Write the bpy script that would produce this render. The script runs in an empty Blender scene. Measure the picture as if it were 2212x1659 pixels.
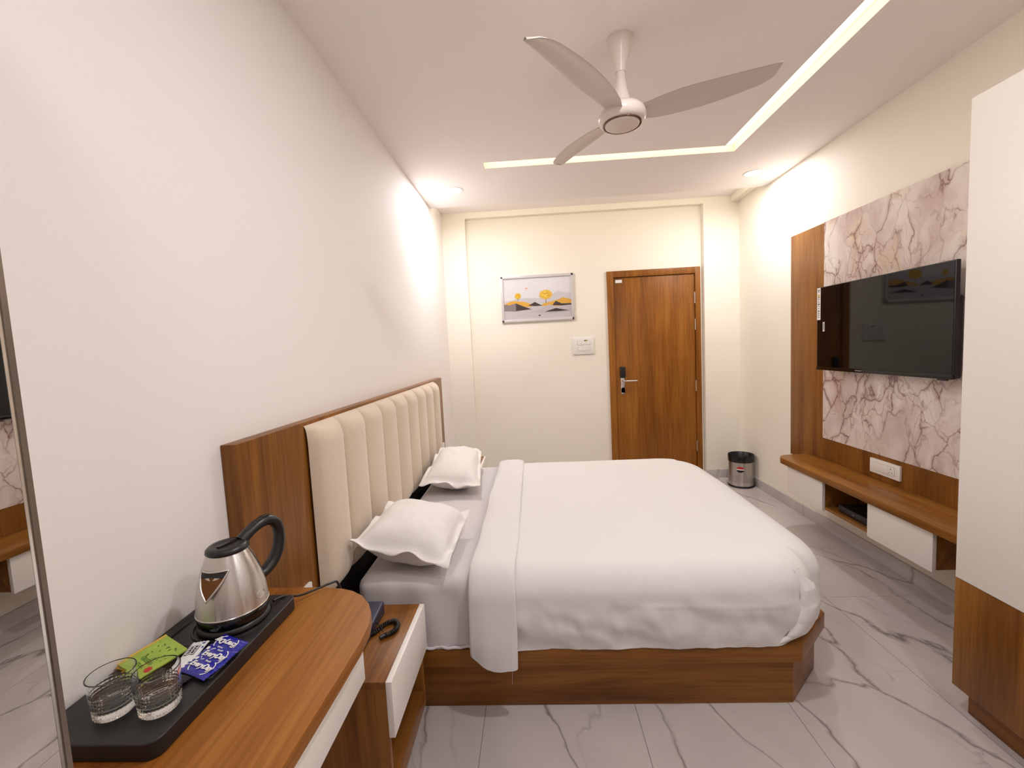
import bpy, bmesh, math, random
from mathutils import Vector, Matrix, noise
random.seed(7)
R = math.radians
scene = bpy.context.scene
COL = scene.collection

# ------------------------------------------------------------------ camera
def cam_axes(yaw, pitch, roll):
    cy, sy, cp, sp = math.cos(yaw), math.sin(yaw), math.cos(pitch), math.sin(pitch)
    f = Vector((-sy * cp, cy * cp, sp)); r = Vector((cy, sy, 0)); u = r.cross(f)
    cr, sr = math.cos(roll), math.sin(roll)
    return r * cr + u * sr, u * cr - r * sr, f
cr_, cu_, cf_ = cam_axes(0.0487, -0.0807, -0.0496)
cam_data = bpy.data.cameras.new('camera')
cam = bpy.data.objects.new('camera', cam_data); COL.objects.link(cam)
cam.matrix_world = Matrix(((cr_.x, cu_.x, -cf_.x, 0.8317), (cr_.y, cu_.y, -cf_.y, -4.3655),
                           (cr_.z, cu_.z, -cf_.z, 1.3876), (0, 0, 0, 1)))
cam_data.sensor_fit = 'HORIZONTAL'; cam_data.sensor_width = 36.0
cam_data.lens = 938.82 / 2212 * 36.0
cam_data.clip_start = 0.02
scene.camera = cam

# ------------------------------------------------------------------ world, exposure, lights
world = bpy.data.worlds.new('world'); scene.world = world
world.use_nodes = True
world.node_tree.nodes['Background'].inputs[0].default_value = (1.0, 0.93, 0.86, 1)
world.node_tree.nodes['Background'].inputs[1].default_value = 0.05
vs = scene.view_settings
vs.view_transform = 'Standard'; vs.look = 'None'; vs.gamma = 1.0; vs.use_curve_mapping = False
vs.exposure = 0.33
DOWN_COL = (0.97, 0.975, 1.0)
LED_STRENGTH = 2.6
LED_COL = (1.0, 0.88, 0.45)
COVE_STRENGTH = 6.0
COVE_COL = (1.0, 0.91, 0.66)

# room numbers (metres): left wall x=0, back wall y=0, floor z=0
W, H, HU, YC, YF = 2.868, 2.648, 2.739, -0.471, -5.25

# ------------------------------------------------------------------ helpers
def srgb(r, g, b, a=1.0):
    f = lambda c: (c / 255 / 12.92) if c / 255 <= 0.04045 else ((c / 255 + 0.055) / 1.055) ** 2.4
    return (f(r), f(g), f(b), a)

class MB:
    def __init__(s): s.v = []; s.f = []
    def add(s, vs, fs):
        o = len(s.v); s.v += [tuple(p) for p in vs]; s.f += [tuple(i + o for i in f) for f in fs]; return s
    def box(s, x0, x1, y0, y1, z0, z1):
        return s.add([(x0,y0,z0),(x1,y0,z0),(x1,y1,z0),(x0,y1,z0),(x0,y0,z1),(x1,y0,z1),(x1,y1,z1),(x0,y1,z1)],
                     [(0,3,2,1),(4,5,6,7),(0,1,5,4),(1,2,6,5),(2,3,7,6),(3,0,4,7)])
    def prism(s, poly, a, b, axis='z'):
        n = len(poly)
        def P(p, t):
            return {'z': (p[0], p[1], t), 'x': (t, p[0], p[1]), 'y': (p[0], t, p[1])}[axis]
        return s.add([P(p, a) for p in poly] + [P(p, b) for p in poly],
                     [tuple(range(n))[::-1], tuple(range(n, 2*n))] + [(i, (i+1) % n, n + (i+1) % n, n + i) for i in range(n)])
    def lathe(s, prof, n=40, c=(0, 0, 0), cap0=True, cap1=True):
        o = len(s.v)
        for r, z in prof:
            for k in range(n):
                a = 2 * math.pi * k / n
                s.v.append((c[0] + r * math.cos(a), c[1] + r * math.sin(a), c[2] + z))
        m = len(prof)
        for i in range(m - 1):
            for k in range(n):
                k2 = (k + 1) % n
                s.f.append((o + i*n + k, o + i*n + k2, o + (i+1)*n + k2, o + (i+1)*n + k))
        if cap0: s.f.append(tuple(o + k for k in range(n))[::-1])
        if cap1: s.f.append(tuple(o + (m-1)*n + k for k in range(n)))
        return s
    def tube(s, path, r, n=10, closed=False, flat=None):
        P = [Vector(p) for p in path]; m = len(P); o = len(s.v)
        up = Vector((0, 0, 1)); prev = None
        for i in range(m):
            a = P[(i - 1) % m] if (closed or i > 0) else P[i]
            b = P[(i + 1) % m] if (closed or i < m - 1) else P[i]
            t = (b - a).normalized()
            if prev is None:
                e = up if abs(t.z) < 0.9 else Vector((1, 0, 0))
                nx = (e - t * e.dot(t)).normalized()
            else:
                nx = (prev - t * prev.dot(t)).normalized()
            prev = nx; ny = t.cross(nx)
            rr = r[i] if isinstance(r, (list, tuple)) else r
            for k in range(n):
                an = 2 * math.pi * k / n
                s.v.append(tuple(P[i] + nx * math.cos(an) * rr * (flat or 1) + ny * math.sin(an) * rr))
        L = m if closed else m - 1
        for i in range(L):
            j = (i + 1) % m
            for k in range(n):
                k2 = (k + 1) % n
                s.f.append((o + i*n + k, o + i*n + k2, o + j*n + k2, o + j*n + k))
        if not closed:
            s.f.append(tuple(o + k for k in range(n))[::-1]); s.f.append(tuple(o + (m-1)*n + k for k in range(n)))
        return s
    def grid(s, fn, nu, nv, wrap=False):
        o = len(s.v)
        for j in range(nv + 1):
            for i in range(nu + (0 if wrap else 1)):
                s.v.append(tuple(fn(i / nu, j / nv)))
        w = nu if wrap else nu + 1
        for j in range(nv):
            for i in range(nu):
                i2 = (i + 1) % w
                s.f.append((o + j*w + i, o + j*w + i2, o + (j+1)*w + i2, o + (j+1)*w + i))
        return s
    def mesh(s, name, bevel=0.0, seg=2, smooth=None, weld=True):
        me = bpy.data.meshes.new(name); me.from_pydata(s.v, [], s.f)
        bm = bmesh.new(); bm.from_mesh(me)
        if weld: bmesh.ops.remove_doubles(bm, verts=bm.verts, dist=1e-5)
        bmesh.ops.recalc_face_normals(bm, faces=bm.faces)
        if bevel:
            es = [e for e in bm.edges if len(e.link_faces) == 2 and e.calc_face_angle(0) > R(30)]
            bmesh.ops.bevel(bm, geom=es, offset=bevel, segments=seg, profile=0.6, affect='EDGES', clamp_overlap=True)
        bm.to_mesh(me); bm.free()
        if smooth is None: smooth = bool(bevel)
        if smooth:
            me.shade_smooth()
            me.set_sharp_from_angle(angle=R(smooth if not isinstance(smooth, bool) else 38))
        return me

def link(name, me, m, parent=None, local=False):
    o = bpy.data.objects.new(name, me); COL.objects.link(o)
    if m is not None and len(me.materials) == 0: me.materials.append(m)
    if parent is not None:
        o.parent = parent
        if not local: o.matrix_parent_inverse = root_matrix(parent).inverted()
    return o
def root_matrix(o):
    m = Matrix.LocRotScale(o.location, o.rotation_euler, o.scale)
    if o.parent is not None:
        m = root_matrix(o.parent) @ o.matrix_parent_inverse @ m
    return m
def part(name, mb, m, parent, local=False, **k):
    return link(name, mb.mesh(name, **k), m, parent, local)
def tag(o, label=None, cat=None, group=None, kind=None):
    if label: o['label'] = label
    if cat: o['category'] = cat
    if group: o['group'] = group
    if kind: o['kind'] = kind
    return o
def thing(name, label, cat, loc=(0, 0, 0), rot=(0, 0, 0), group=None, kind=None):
    o = bpy.data.objects.new(name, None); COL.objects.link(o)
    o.empty_display_size = 0.1; o.location = loc; o.rotation_euler = rot
    return tag(o, label, cat, group, kind)
def struct(name, mb, m, parent=None, **k):
    o = part(name, mb, m, parent, **k)
    if parent is None: o['kind'] = 'structure'
    return o
def text_mesh(body, size, extrude=0.0002, shear=0.0, align='CENTER', bold=0.0):
    c = bpy.data.curves.new('lettering', 'FONT'); c.body = body; c.size = size
    c.extrude = extrude; c.align_x = align; c.align_y = 'CENTER'; c.shear = shear; c.offset = bold
    c.resolution_u = 3
    o = bpy.data.objects.new('lettering', c); COL.objects.link(o)
    dg = bpy.context.evaluated_depsgraph_get()
    me = bpy.data.meshes.new_from_object(o.evaluated_get(dg))
    bpy.data.objects.remove(o); bpy.data.curves.remove(c)
    return me
def lettering(body, size, m, parent, mat4, **k):
    me = text_mesh(body, size, **k); me.transform(mat4); me.materials.clear(); me.materials.append(m)
    return link('lettering', me, m, parent, local=True)

# ------------------------------------------------------------------ materials
def new_mat(name):
    m = bpy.data.materials.new(name); m.use_nodes = True
    nt = m.node_tree; b = nt.nodes['Principled BSDF']
    return m, nt, b
def N(nt, t, **k):
    n = nt.nodes.new(t)
    for a, v in k.items(): setattr(n, a, v)
    return n
def ramp(nt, stops, interp='LINEAR'):
    n = nt.nodes.new('ShaderNodeValToRGB'); r = n.color_ramp; r.interpolation = interp
    while len(r.elements) < len(stops): r.elements.new(0.5)
    for e, (p, c) in zip(r.elements, stops):
        e.position = p; e.color = c if len(c) == 4 else (*c, 1)
    return n
def plain(name, col, rough=0.5, metal=0.0, spec=0.5, grain=0.0, gscale=60, emit=None, estr=0.0, coat=0.0, sheen=0.0, var=0.0):
    m, nt, b = new_mat(name)
    b.inputs['Base Color'].default_value = col; b.inputs['Roughness'].default_value = rough
    b.inputs['Metallic'].default_value = metal; b.inputs['Specular IOR Level'].default_value = spec
    b.inputs['Coat Weight'].default_value = coat
    b.inputs['Sheen Weight'].default_value = sheen
    if emit: b.inputs['Emission Color'].default_value = (*emit, 1); b.inputs['Emission Strength'].default_value = estr
    tc = N(nt, 'ShaderNodeTexCoord')
    nz = N(nt, 'ShaderNodeTexNoise'); nz.inputs['Scale'].default_value = gscale; nz.inputs['Detail'].default_value = 4
    nt.links.new(tc.outputs['Object'], nz.inputs['Vector'])
    if grain:
        bp = N(nt, 'ShaderNodeBump'); bp.inputs['Strength'].default_value = grain; bp.inputs['Distance'].default_value = 0.002
        nt.links.new(nz.outputs['Fac'], bp.inputs['Height']); nt.links.new(bp.outputs['Normal'], b.inputs['Normal'])
    v = var if var else 0.03
    c0 = tuple(min(1, x * (1 - v)) for x in col[:3]); c1 = tuple(min(1, x * (1 + v)) for x in col[:3])
    rp = ramp(nt, [(0.3, c0), (0.7, c1)])
    nt.links.new(nz.outputs['Fac'], rp.inputs['Fac']); nt.links.new(rp.outputs['Color'], b.inputs['Base Color'])
    return m
def wood(name, axis, dark, mid, light, rough=0.32, s=1.0):
    m, nt, b = new_mat(name)
    tc = N(nt, 'ShaderNodeTexCoord'); mp = N(nt, 'ShaderNodeMapping')
    sc = [9.0 * s, 9.0 * s, 9.0 * s]; sc['xyz'.index(axis)] = 0.8 * s
    mp.inputs['Scale'].default_value = sc
    nt.links.new(tc.outputs['Object'], mp.inputs['Vector'])
    n1 = N(nt, 'ShaderNodeTexNoise'); n1.inputs['Scale'].default_value = 1.0; n1.inputs['Detail'].default_value = 5; n1.inputs['Distortion'].default_value = 0.9
    nt.links.new(mp.outputs['Vector'], n1.inputs['Vector'])
    r1 = ramp(nt, [(0.28, dark), (0.5, mid), (0.72, light)])
    nt.links.new(n1.outputs['Fac'], r1.inputs['Fac'])
    mp2 = N(nt, 'ShaderNodeMapping'); sc2 = [110.0 * s] * 3; sc2['xyz'.index(axis)] = 4.0 * s
    mp2.inputs['Scale'].default_value = sc2
    nt.links.new(tc.outputs['Object'], mp2.inputs['Vector'])
    n2 = N(nt, 'ShaderNodeTexNoise'); n2.inputs['Scale'].default_value = 1.0; n2.inputs['Detail'].default_value = 3
    nt.links.new(mp2.outputs['Vector'], n2.inputs['Vector'])
    r2 = ramp(nt, [(0.36, (0.62, 0.56, 0.5)), (0.55, (1, 1, 1))])
    nt.links.new(n2.outputs['Fac'], r2.inputs['Fac'])
    mx = N(nt, 'ShaderNodeMix', data_type='RGBA', blend_type='MULTIPLY'); mx.inputs[0].default_value = 0.55
    nt.links.new(r1.outputs['Color'], mx.inputs[6]); nt.links.new(r2.outputs['Color'], mx.inputs[7])
    nt.links.new(mx.outputs[2], b.inputs['Base Color'])
    b.inputs['Roughness'].default_value = rough; b.inputs['Specular IOR Level'].default_value = 0.28
    bp = N(nt, 'ShaderNodeBump'); bp.inputs['Strength'].default_value = 0.06; bp.inputs['Distance'].default_value = 0.001
    nt.links.new(n2.outputs['Fac'], bp.inputs['Height']); nt.links.new(bp.outputs['Normal'], b.inputs['Normal'])
    return m
WD, WM, WL = srgb(108, 65, 24), srgb(140, 89, 35), srgb(158, 106, 47)
wood_x = wood('walnut laminate grain x', 'x', WD, WM, WL)
wood_y = wood('walnut laminate grain y', 'y', WD, WM, WL)
wood_z = wood('walnut laminate grain z', 'z', WD, WM, WL)
door_wood = wood('door laminate', 'z', srgb(120, 70, 22), srgb(152, 94, 32), srgb(170, 110, 42), 0.35, 0.8)
desk_wood = wood('desk laminate', 'y', srgb(126, 72, 22), srgb(150, 92, 33), srgb(164, 108, 44), 0.42)

M = {}
M['ceil'] = plain('white ceiling paint', srgb(248, 240, 236), 0.85, grain=0.03, gscale=200, var=0.01)
M['wall'] = plain('off white wall paint', srgb(247, 240, 236), 0.75, grain=0.05, gscale=150, var=0.012)
M['cream'] = plain('cream wall paint', srgb(247, 239, 225), 0.72, grain=0.05, gscale=150, var=0.012)
M['white_lam'] = plain('matt white laminate', srgb(240, 232, 225), 0.35, var=0.01)
M['white_pl'] = plain('white plastic', srgb(240, 236, 230), 0.3, var=0.01)
M['seam'] = plain('switch seam grey', srgb(150, 140, 130), 0.5)
M['fan'] = plain('fan enamel', srgb(232, 219, 209), 0.28, var=0.01)
M['blade'] = plain('fan blade', srgb(214, 200, 192), 0.35, var=0.01)
M['chrome'] = plain('brushed chrome', srgb(210, 205, 200), 0.18, metal=1.0)
M['steel'] = None
M['black'] = plain('black plastic', srgb(22, 20, 20), 0.35, grain=0.05, gscale=400)
M['gloss_black'] = plain('gloss black', srgb(10, 9, 10), 0.08)
M['tray'] = plain('black tray', srgb(30, 28, 28), 0.42, grain=0.05, gscale=500)
M['dark'] = plain('gap shade black', srgb(20, 12, 8), 0.7)
M['navy'] = plain('navy telephone plastic', srgb(40, 42, 66), 0.35)
M['tele'] = plain('black telephone plastic', srgb(26, 26, 34), 0.35)
M['uph'] = plain('beige velvet', srgb(220, 200, 177), 0.9, grain=0.25, gscale=260, sheen=0.4, var=0.06)
M['screen'] = plain('tv screen', srgb(6, 6, 8), 0.03, spec=0.4)
M['frame_pic'] = plain('silver picture frame', srgb(214, 208, 208), 0.35, metal=0.25)
M['paper'] = plain('white label', srgb(236, 232, 228), 0.6)
M['ink'] = plain('black ink', srgb(25, 22, 24), 0.6)
M['greyink'] = plain('grey ink', srgb(120, 116, 116), 0.6)
M['red'] = plain('red print', srgb(196, 40, 40), 0.5)
M['blue'] = plain('blue sachet foil', srgb(26, 30, 150), 0.25, coat=0.4, var=0.1)
M['bluedot'] = plain('blue print', srgb(60, 80, 160), 0.5)
M['green'] = plain('green tea envelope', srgb(160, 186, 70), 0.45, var=0.12, gscale=40)
M['leaf'] = plain('leaf print', srgb(84, 124, 44), 0.5)
M['yellow'] = plain('yellow tea envelope', srgb(214, 172, 66), 0.5)
M['sugar'] = plain('white sachet paper', srgb(228, 226, 226), 0.5)
M['emit_down'] = plain('downlight diffuser', (1, 1, 1, 1), 0.5, emit=(1.0, 0.97, 0.95), estr=14)
M['emit_led'] = plain('led diffuser', (1, 1, 1, 1), 0.5, emit=LED_COL, estr=LED_STRENGTH)
M['emit_cove'] = plain('cove led', (1, 1, 1, 1), 0.5, emit=COVE_COL, estr=COVE_STRENGTH)
M['liner'] = plain('black bin liner', srgb(14, 13, 14), 0.3, grain=0.4, gscale=60)
M['hem'] = plain('thread', srgb(190, 175, 160), 0.8)
M['art_sky'] = plain('print sky', srgb(222, 217, 220), 0.25, spec=0.6)

def mirror_mat():
    m, nt, b = new_mat('mirror silvering')
    b.inputs['Base Color'].default_value = (0.86, 0.87, 0.85, 1); b.inputs['Metallic'].default_value = 1; b.inputs['Roughness'].default_value = 0.0
    return m
M['mirror'] = mirror_mat()
def steel_mat(name, axis_scale, col=(0.62, 0.59, 0.56, 1), rough=0.24, perf=False):
    m, nt, b = new_mat(name)
    b.inputs['Base Color'].default_value = col; b.inputs['Metallic'].default_value = 1
    tc = N(nt, 'ShaderNodeTexCoord'); mp = N(nt, 'ShaderNodeMapping'); mp.inputs['Scale'].default_value = axis_scale
    nz = N(nt, 'ShaderNodeTexNoise'); nz.inputs['Scale'].default_value = 1; nz.inputs['Detail'].default_value = 3
    nt.links.new(tc.outputs['Object'], mp.inputs['Vector']); nt.links.new(mp.outputs['Vector'], nz.inputs['Vector'])
    rr = ramp(nt, [(0.2, (rough * 0.8,) * 3), (0.8, (rough * 1.35,) * 3)])
    nt.links.new(nz.outputs['Fac'], rr.inputs['Fac']); nt.links.new(rr.outputs['Color'], b.inputs['Roughness'])
    bp = N(nt, 'ShaderNodeBump'); bp.inputs['Strength'].default_value = 0.012; bp.inputs['Distance'].default_value = 0.0005
    nt.links.new(nz.outputs['Fac'], bp.inputs['Height']); nt.links.new(bp.outputs['Normal'], b.inputs['Normal'])
    b.inputs['Anisotropic'].default_value = 0.8; b.inputs['Anisotropic Rotation'].default_value = 0.25
    tg = N(nt, 'ShaderNodeTangent', direction_type='RADIAL', axis='Z'); nt.links.new(tg.outputs['Tangent'], b.inputs['Tangent'])
    if perf:   # rows of small punched holes as dark dots
        uv = N(nt, 'ShaderNodeUVMap'); vo = N(nt, 'ShaderNodeTexVoronoi'); vo.inputs['Scale'].default_value = 1.0
        vo.inputs['Randomness'].default_value = 0.0
        nt.links.new(uv.outputs['UV'], vo.inputs['Vector'])
        rp = ramp(nt, [(0.22, (0.05, 0.045, 0.04)), (0.3, col[:3])])
        nt.links.new(vo.outputs['Distance'], rp.inputs['Fac']); nt.links.new(rp.outputs['Color'], b.inputs['Base Color'])
    return m
M['steel'] = steel_mat('brushed steel kettle', (300, 300, 6), rough=0.3)
M['bin_steel'] = steel_mat('bin steel band', (6, 6, 300), rough=0.28)
M['bin_perf'] = steel_mat('bin perforated steel', (6, 6, 300), rough=0.3, perf=True)
def glass_mat():
    m, nt, b = new_mat('clear cut glass')
    b.inputs['Base Color'].default_value = (0.97, 0.98, 0.97, 1); b.inputs['Roughness'].default_value = 0.0
    b.inputs['Transmission Weight'].default_value = 1.0; b.inputs['IOR'].default_value = 1.46
    return m
M['glass'] = glass_mat()

def floor_marble(name, base, dirt, vein, rough):
    m, nt, b = new_mat(name)
    g = N(nt, 'ShaderNodeNewGeometry')
    m0 = N(nt, 'ShaderNodeMapping'); m0.inputs['Rotation'].default_value = (0, 0, R(-22)); m0.inputs['Location'].default_value = (0.37, 0.2, 0)
    nt.links.new(g.outputs['Position'], m0.inputs['Vector'])
    mp = N(nt, 'ShaderNodeMapping'); mp.inputs['Scale'].default_value = (2.1, 0.8, 1.0)
    nt.links.new(m0.outputs['Vector'], mp.inputs['Vector'])
    cl = N(nt, 'ShaderNodeTexNoise'); cl.inputs['Scale'].default_value = 1.1; cl.inputs['Detail'].default_value = 6; cl.inputs['Distortion'].default_value = 0.6
    nt.links.new(mp.outputs['Vector'], cl.inputs['Vector'])
    rb = ramp(nt, [(0.3, dirt), (0.62, base)])
    nt.links.new(cl.outputs['Fac'], rb.inputs['Fac'])
    prev = rb.outputs['Color']
    wn = N(nt, 'ShaderNodeTexNoise'); wn.inputs['Scale'].default_value = 1.6; wn.inputs['Detail'].default_value = 6; wn.inputs['Roughness'].default_value = 0.5
    nt.links.new(mp.outputs['Vector'], wn.inputs['Vector'])
    sb = N(nt, 'ShaderNodeVectorMath', operation='SUBTRACT'); sb.inputs[1].default_value = (0.5, 0.5, 0.5)
    nt.links.new(wn.outputs['Color'], sb.inputs[0])
    sc_ = N(nt, 'ShaderNodeVectorMath', operation='SCALE'); sc_.inputs['Scale'].default_value = 0.75
    nt.links.new(sb.outputs[0], sc_.inputs[0])
    wp_ = N(nt, 'ShaderNodeVectorMath', operation='ADD')
    nt.links.new(mp.outputs['Vector'], wp_.inputs[0]); nt.links.new(sc_.outputs[0], wp_.inputs[1])
    for sc, wd, off, mk, amt in ((1.15, 0.006, 3.1, 0.34, 0.8), (2.3, 0.010, 8.3, 0.50, 0.4)):
        ad = N(nt, 'ShaderNodeVectorMath', operation='ADD'); ad.inputs[1].default_value = (off, off * 0.7, 0)
        nt.links.new(wp_.outputs[0], ad.inputs[0])
        n1 = N(nt, 'ShaderNodeTexVoronoi', feature='DISTANCE_TO_EDGE'); n1.voronoi_dimensions = '2D'; n1.inputs['Scale'].default_value = sc
        nt.links.new(ad.outputs[0], n1.inputs['Vector'])
        rv = ramp(nt, [(0.0, (amt,) * 3), (wd, (amt * 0.5,) * 3), (wd * 4, (0, 0, 0))])
        nt.links.new(n1.outputs['Distance'], rv.inputs['Fac'])
        n2 = N(nt, 'ShaderNodeTexNoise'); n2.inputs['Scale'].default_value = 2.2; n2.inputs['Detail'].default_value = 2
        nt.links.new(ad.outputs[0], n2.inputs['Vector'])
        rm = ramp(nt, [(mk, (0, 0, 0)), (mk + 0.16, (1, 1, 1))])
        nt.links.new(n2.outputs['Fac'], rm.inputs['Fac'])
        mu = N(nt, 'ShaderNodeMath', operation='MULTIPLY')
        nt.links.new(rv.outputs['Color'], mu.inputs[0]); nt.links.new(rm.outputs['Color'], mu.inputs[1])
        mx = N(nt, 'ShaderNodeMix', data_type='RGBA'); mx.inputs[7].default_value = vein
        nt.links.new(mu.outputs[0], mx.inputs[0]); nt.links.new(prev, mx.inputs[6])
        prev = mx.outputs[2]
    nt.links.new(prev, b.inputs['Base Color'])
    b.inputs['Roughness'].default_value = rough
    return m
M['floor'] = floor_marble('polished floor marble', srgb(200, 188, 185), srgb(182, 171, 170), srgb(100, 88, 82), 0.14)
M['skirt'] = floor_marble('skirting marble', srgb(206, 198, 195), srgb(180, 173, 171), srgb(140, 132, 128), 0.25)
M['grout'] = plain('tile joint', srgb(128, 116, 110), 0.8)

def panel_marble():
    m, nt, b = new_mat('printed marble laminate')
    g = N(nt, 'ShaderNodeNewGeometry')
    mp = N(nt, 'ShaderNodeMapping'); mp.inputs['Rotation'].default_value = (R(-38), 0, 0); mp.inputs['Scale'].default_value = (1, 1.55, 1.0)
    nt.links.new(g.outputs['Position'], mp.inputs['Vector'])
    wn = N(nt, 'ShaderNodeTexNoise'); wn.inputs['Scale'].default_value = 3.2; wn.inputs['Detail'].default_value = 5
    nt.links.new(mp.outputs['Vector'], wn.inputs['Vector'])
    sb = N(nt, 'ShaderNodeVectorMath', operation='SUBTRACT'); sb.inputs[1].default_value = (0.5, 0.5, 0.5)
    nt.links.new(wn.outputs['Color'], sb.inputs[0])
    sc = N(nt, 'ShaderNodeVectorMath', operation='SCALE'); sc.inputs['Scale'].default_value = 0.42
    nt.links.new(sb.outputs[0], sc.inputs[0])
    ad = N(nt, 'ShaderNodeVectorMath', operation='ADD')
    nt.links.new(mp.outputs['Vector'], ad.inputs[0]); nt.links.new(sc.outputs[0], ad.inputs[1])
    base = ramp(nt, [(0.36, srgb(206, 184, 178)), (0.52, srgb(228, 214, 208)), (0.72, srgb(236, 226, 220))])
    bn = N(nt, 'ShaderNodeTexNoise'); bn.inputs['Scale'].default_value = 2.6; bn.inputs['Detail'].default_value = 4
    nt.links.new(ad.outputs[0], bn.inputs['Vector']); nt.links.new(bn.outputs['Fac'], base.inputs['Fac'])
    prev = base.outputs['Color']
    # golden stain
    gn = N(nt, 'ShaderNodeTexNoise'); gn.inputs['Scale'].default_value = 2.1; gn.inputs['Detail'].default_value = 5; gn.inputs['Distortion'].default_value = 0.8
    go = N(nt, 'ShaderNodeVectorMath', operation='ADD'); go.inputs[1].default_value = (4, 7, 2)
    nt.links.new(ad.outputs[0], go.inputs[0]); nt.links.new(go.outputs[0], gn.inputs['Vector'])
    gr = ramp(nt, [(0.58, (0, 0, 0)), (0.76, (0.6, 0.6, 0.6))]); nt.links.new(gn.outputs['Fac'], gr.inputs['Fac'])
    mg = N(nt, 'ShaderNodeMix', data_type='RGBA'); mg.inputs[7].default_value = srgb(222, 190, 140)
    nt.links.new(gr.outputs['Color'], mg.inputs[0]); nt.links.new(prev, mg.inputs[6]); prev = mg.outputs[2]
    for s_, w0, w1, colr, mk, off in ((4.6, 0.015, 0.17, srgb(178, 148, 144), 0.47, 0.0), (4.6, 0.0, 0.035, srgb(128, 90, 82), 0.38, 0.0),
                                 (9.5, 0.0, 0.06, srgb(158, 120, 110), 0.46, 3.0)):
        vo = N(nt, 'ShaderNodeTexVoronoi', feature='DISTANCE_TO_EDGE'); vo.inputs['Scale'].default_value = s_
        nt.links.new(ad.outputs[0], vo.inputs['Vector'])
        rv = ramp(nt, [(w0, (0.9, 0.9, 0.9)), (w1, (0, 0, 0))]); nt.links.new(vo.outputs['Distance'], rv.inputs['Fac'])
        mo = N(nt, 'ShaderNodeVectorMath', operation='ADD'); mo.inputs[1].default_value = (off, off, off)
        nt.links.new(ad.outputs[0], mo.inputs[0])
        mn = N(nt, 'ShaderNodeTexNoise'); mn.inputs['Scale'].default_value = 3.3; mn.inputs['Detail'].default_value = 4
        nt.links.new(mo.outputs[0], mn.inputs['Vector'])
        mr = ramp(nt, [(mk, (0, 0, 0)), (mk + 0.17, (1, 1, 1))]); nt.links.new(mn.outputs['Fac'], mr.inputs['Fac'])
        mu = N(nt, 'ShaderNodeMath', operation='MULTIPLY')
        nt.links.new(rv.outputs['Color'], mu.inputs[0]); nt.links.new(mr.outputs['Color'], mu.inputs[1])
        mx = N(nt, 'ShaderNodeMix', data_type='RGBA'); mx.inputs[7].default_value = colr
        nt.links.new(mu.outputs[0], mx.inputs[0]); nt.links.new(prev, mx.inputs[6]); prev = mx.outputs[2]
    nt.links.new(prev, b.inputs['Base Color']); b.inputs['Roughness'].default_value = 0.22
    return m
M['marble'] = panel_marble()

def linen(name, col, stripes, axis, rough=0.8):
    m, nt, b = new_mat(name)
    b.inputs['Base Color'].default_value = col; b.inputs['Roughness'].default_value = rough
    b.inputs['Sheen Weight'].default_value = 0.15
    tc = N(nt, 'ShaderNodeTexCoord')
    wv = N(nt, 'ShaderNodeTexWave', bands_direction=axis.upper()); wv.inputs['Scale'].default_value = stripes
    nt.links.new(tc.outputs['Object'], wv.inputs['Vector'])
    rp = ramp(nt, [(0.0, tuple(c * 0.985 for c in col[:3])), (1.0, col[:3])]); nt.links.new(wv.outputs['Fac'], rp.inputs['Fac'])
    nt.links.new(rp.outputs['Color'], b.inputs['Base Color'])
    nz = N(nt, 'ShaderNodeTexNoise'); nz.inputs['Scale'].default_value = 7; nz.inputs['Detail'].default_value = 5
    nt.links.new(tc.outputs['Object'], nz.inputs['Vector'])
    bp = N(nt, 'ShaderNodeBump'); bp.inputs['Strength'].default_value = 0.22; bp.inputs['Distance'].default_value = 0.012
    nt.links.new(nz.outputs['Fac'], bp.inputs['Height']); nt.links.new(bp.outputs['Normal'], b.inputs['Normal'])
    return m
M['duvet'] = linen('white duvet cotton', srgb(226, 221, 219), 30, 'x')
M['sheet'] = linen('white striped sheet', srgb(218, 210, 211), 30, 'y')
M['pillow'] = linen('white striped pillowcase', srgb(238, 232, 228), 34, 'x')

# ------------------------------------------------------------------ setting: floor, walls, ceiling
fl = struct('floor', MB().box(-0.02, W + 0.02, YF, 0.1, -0.06, -0.004), M['grout'])
TX, TY = 0.575, 1.15
xs = [0.0] + [0.591 + TX * i for i in range(4)] + [W]
xs = [0.0, 0.016 , 0.591, 1.166, 1.741, 2.316, W]
ys = [0.06, -0.95, -2.10, -3.25, -4.40, YF]
for i in range(1, len(xs) - 1):
    x0 = 0.0 if i == 1 else xs[i]; x1 = xs[i + 1]
    for j in range(len(ys) - 1):
        t = MB().box(x0 + 0.0009, x1 - 0.0009, ys[j + 1] + 0.0009, ys[j] - 0.0009, -0.004, 0.0)
        part('tile', t, M['floor'], fl)
struct('wall_left', MB().box(-0.1, 0, YF, 0.1, 0, HU), M['wall'])
struct('wall_right', MB().box(W, W + 0.1, YF, 0.1, 0, HU), M['cream'])
struct('wall_front', MB().box(-0.1, W + 0.1, YF - 0.1, YF, 0, HU), M['wall'])
RX0, RX1, RZ, RY = 0.231, 2.534, 2.683, 0.06
struct('wall_back', MB().box(0, RX0, 0, 0.16, 0, HU).box(RX1, W, 0, 0.16, 0, HU).box(RX0, RX1, 0, 0.16, RZ, HU)
       .box(RX0, 1.606, RY, 0.16, 0, RZ).box(1.606, 2.5125, RY, 0.16, 2.1, RZ).box(2.5125, RX1, RY, 0.16, 0, RZ), M['cream'])
GX0, GXa, GXb, GYa, GYb, GY0 = 0.565, 2.165, 2.265, -1.327, -1.230, -3.75
c = MB()
c.box(0, W, GYb, YC, H, H + 0.05).box(0, GX0, GYa, GYb, H, H + 0.05).box(0, GXa, GY0, GYa, H, H + 0.05)
c.box(GXb, W, GY0, GYb, H, H + 0.05).box(0, W, YF, GY0, H, H + 0.05).box(0, W, YF, YC, H + 0.05, HU)
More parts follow.
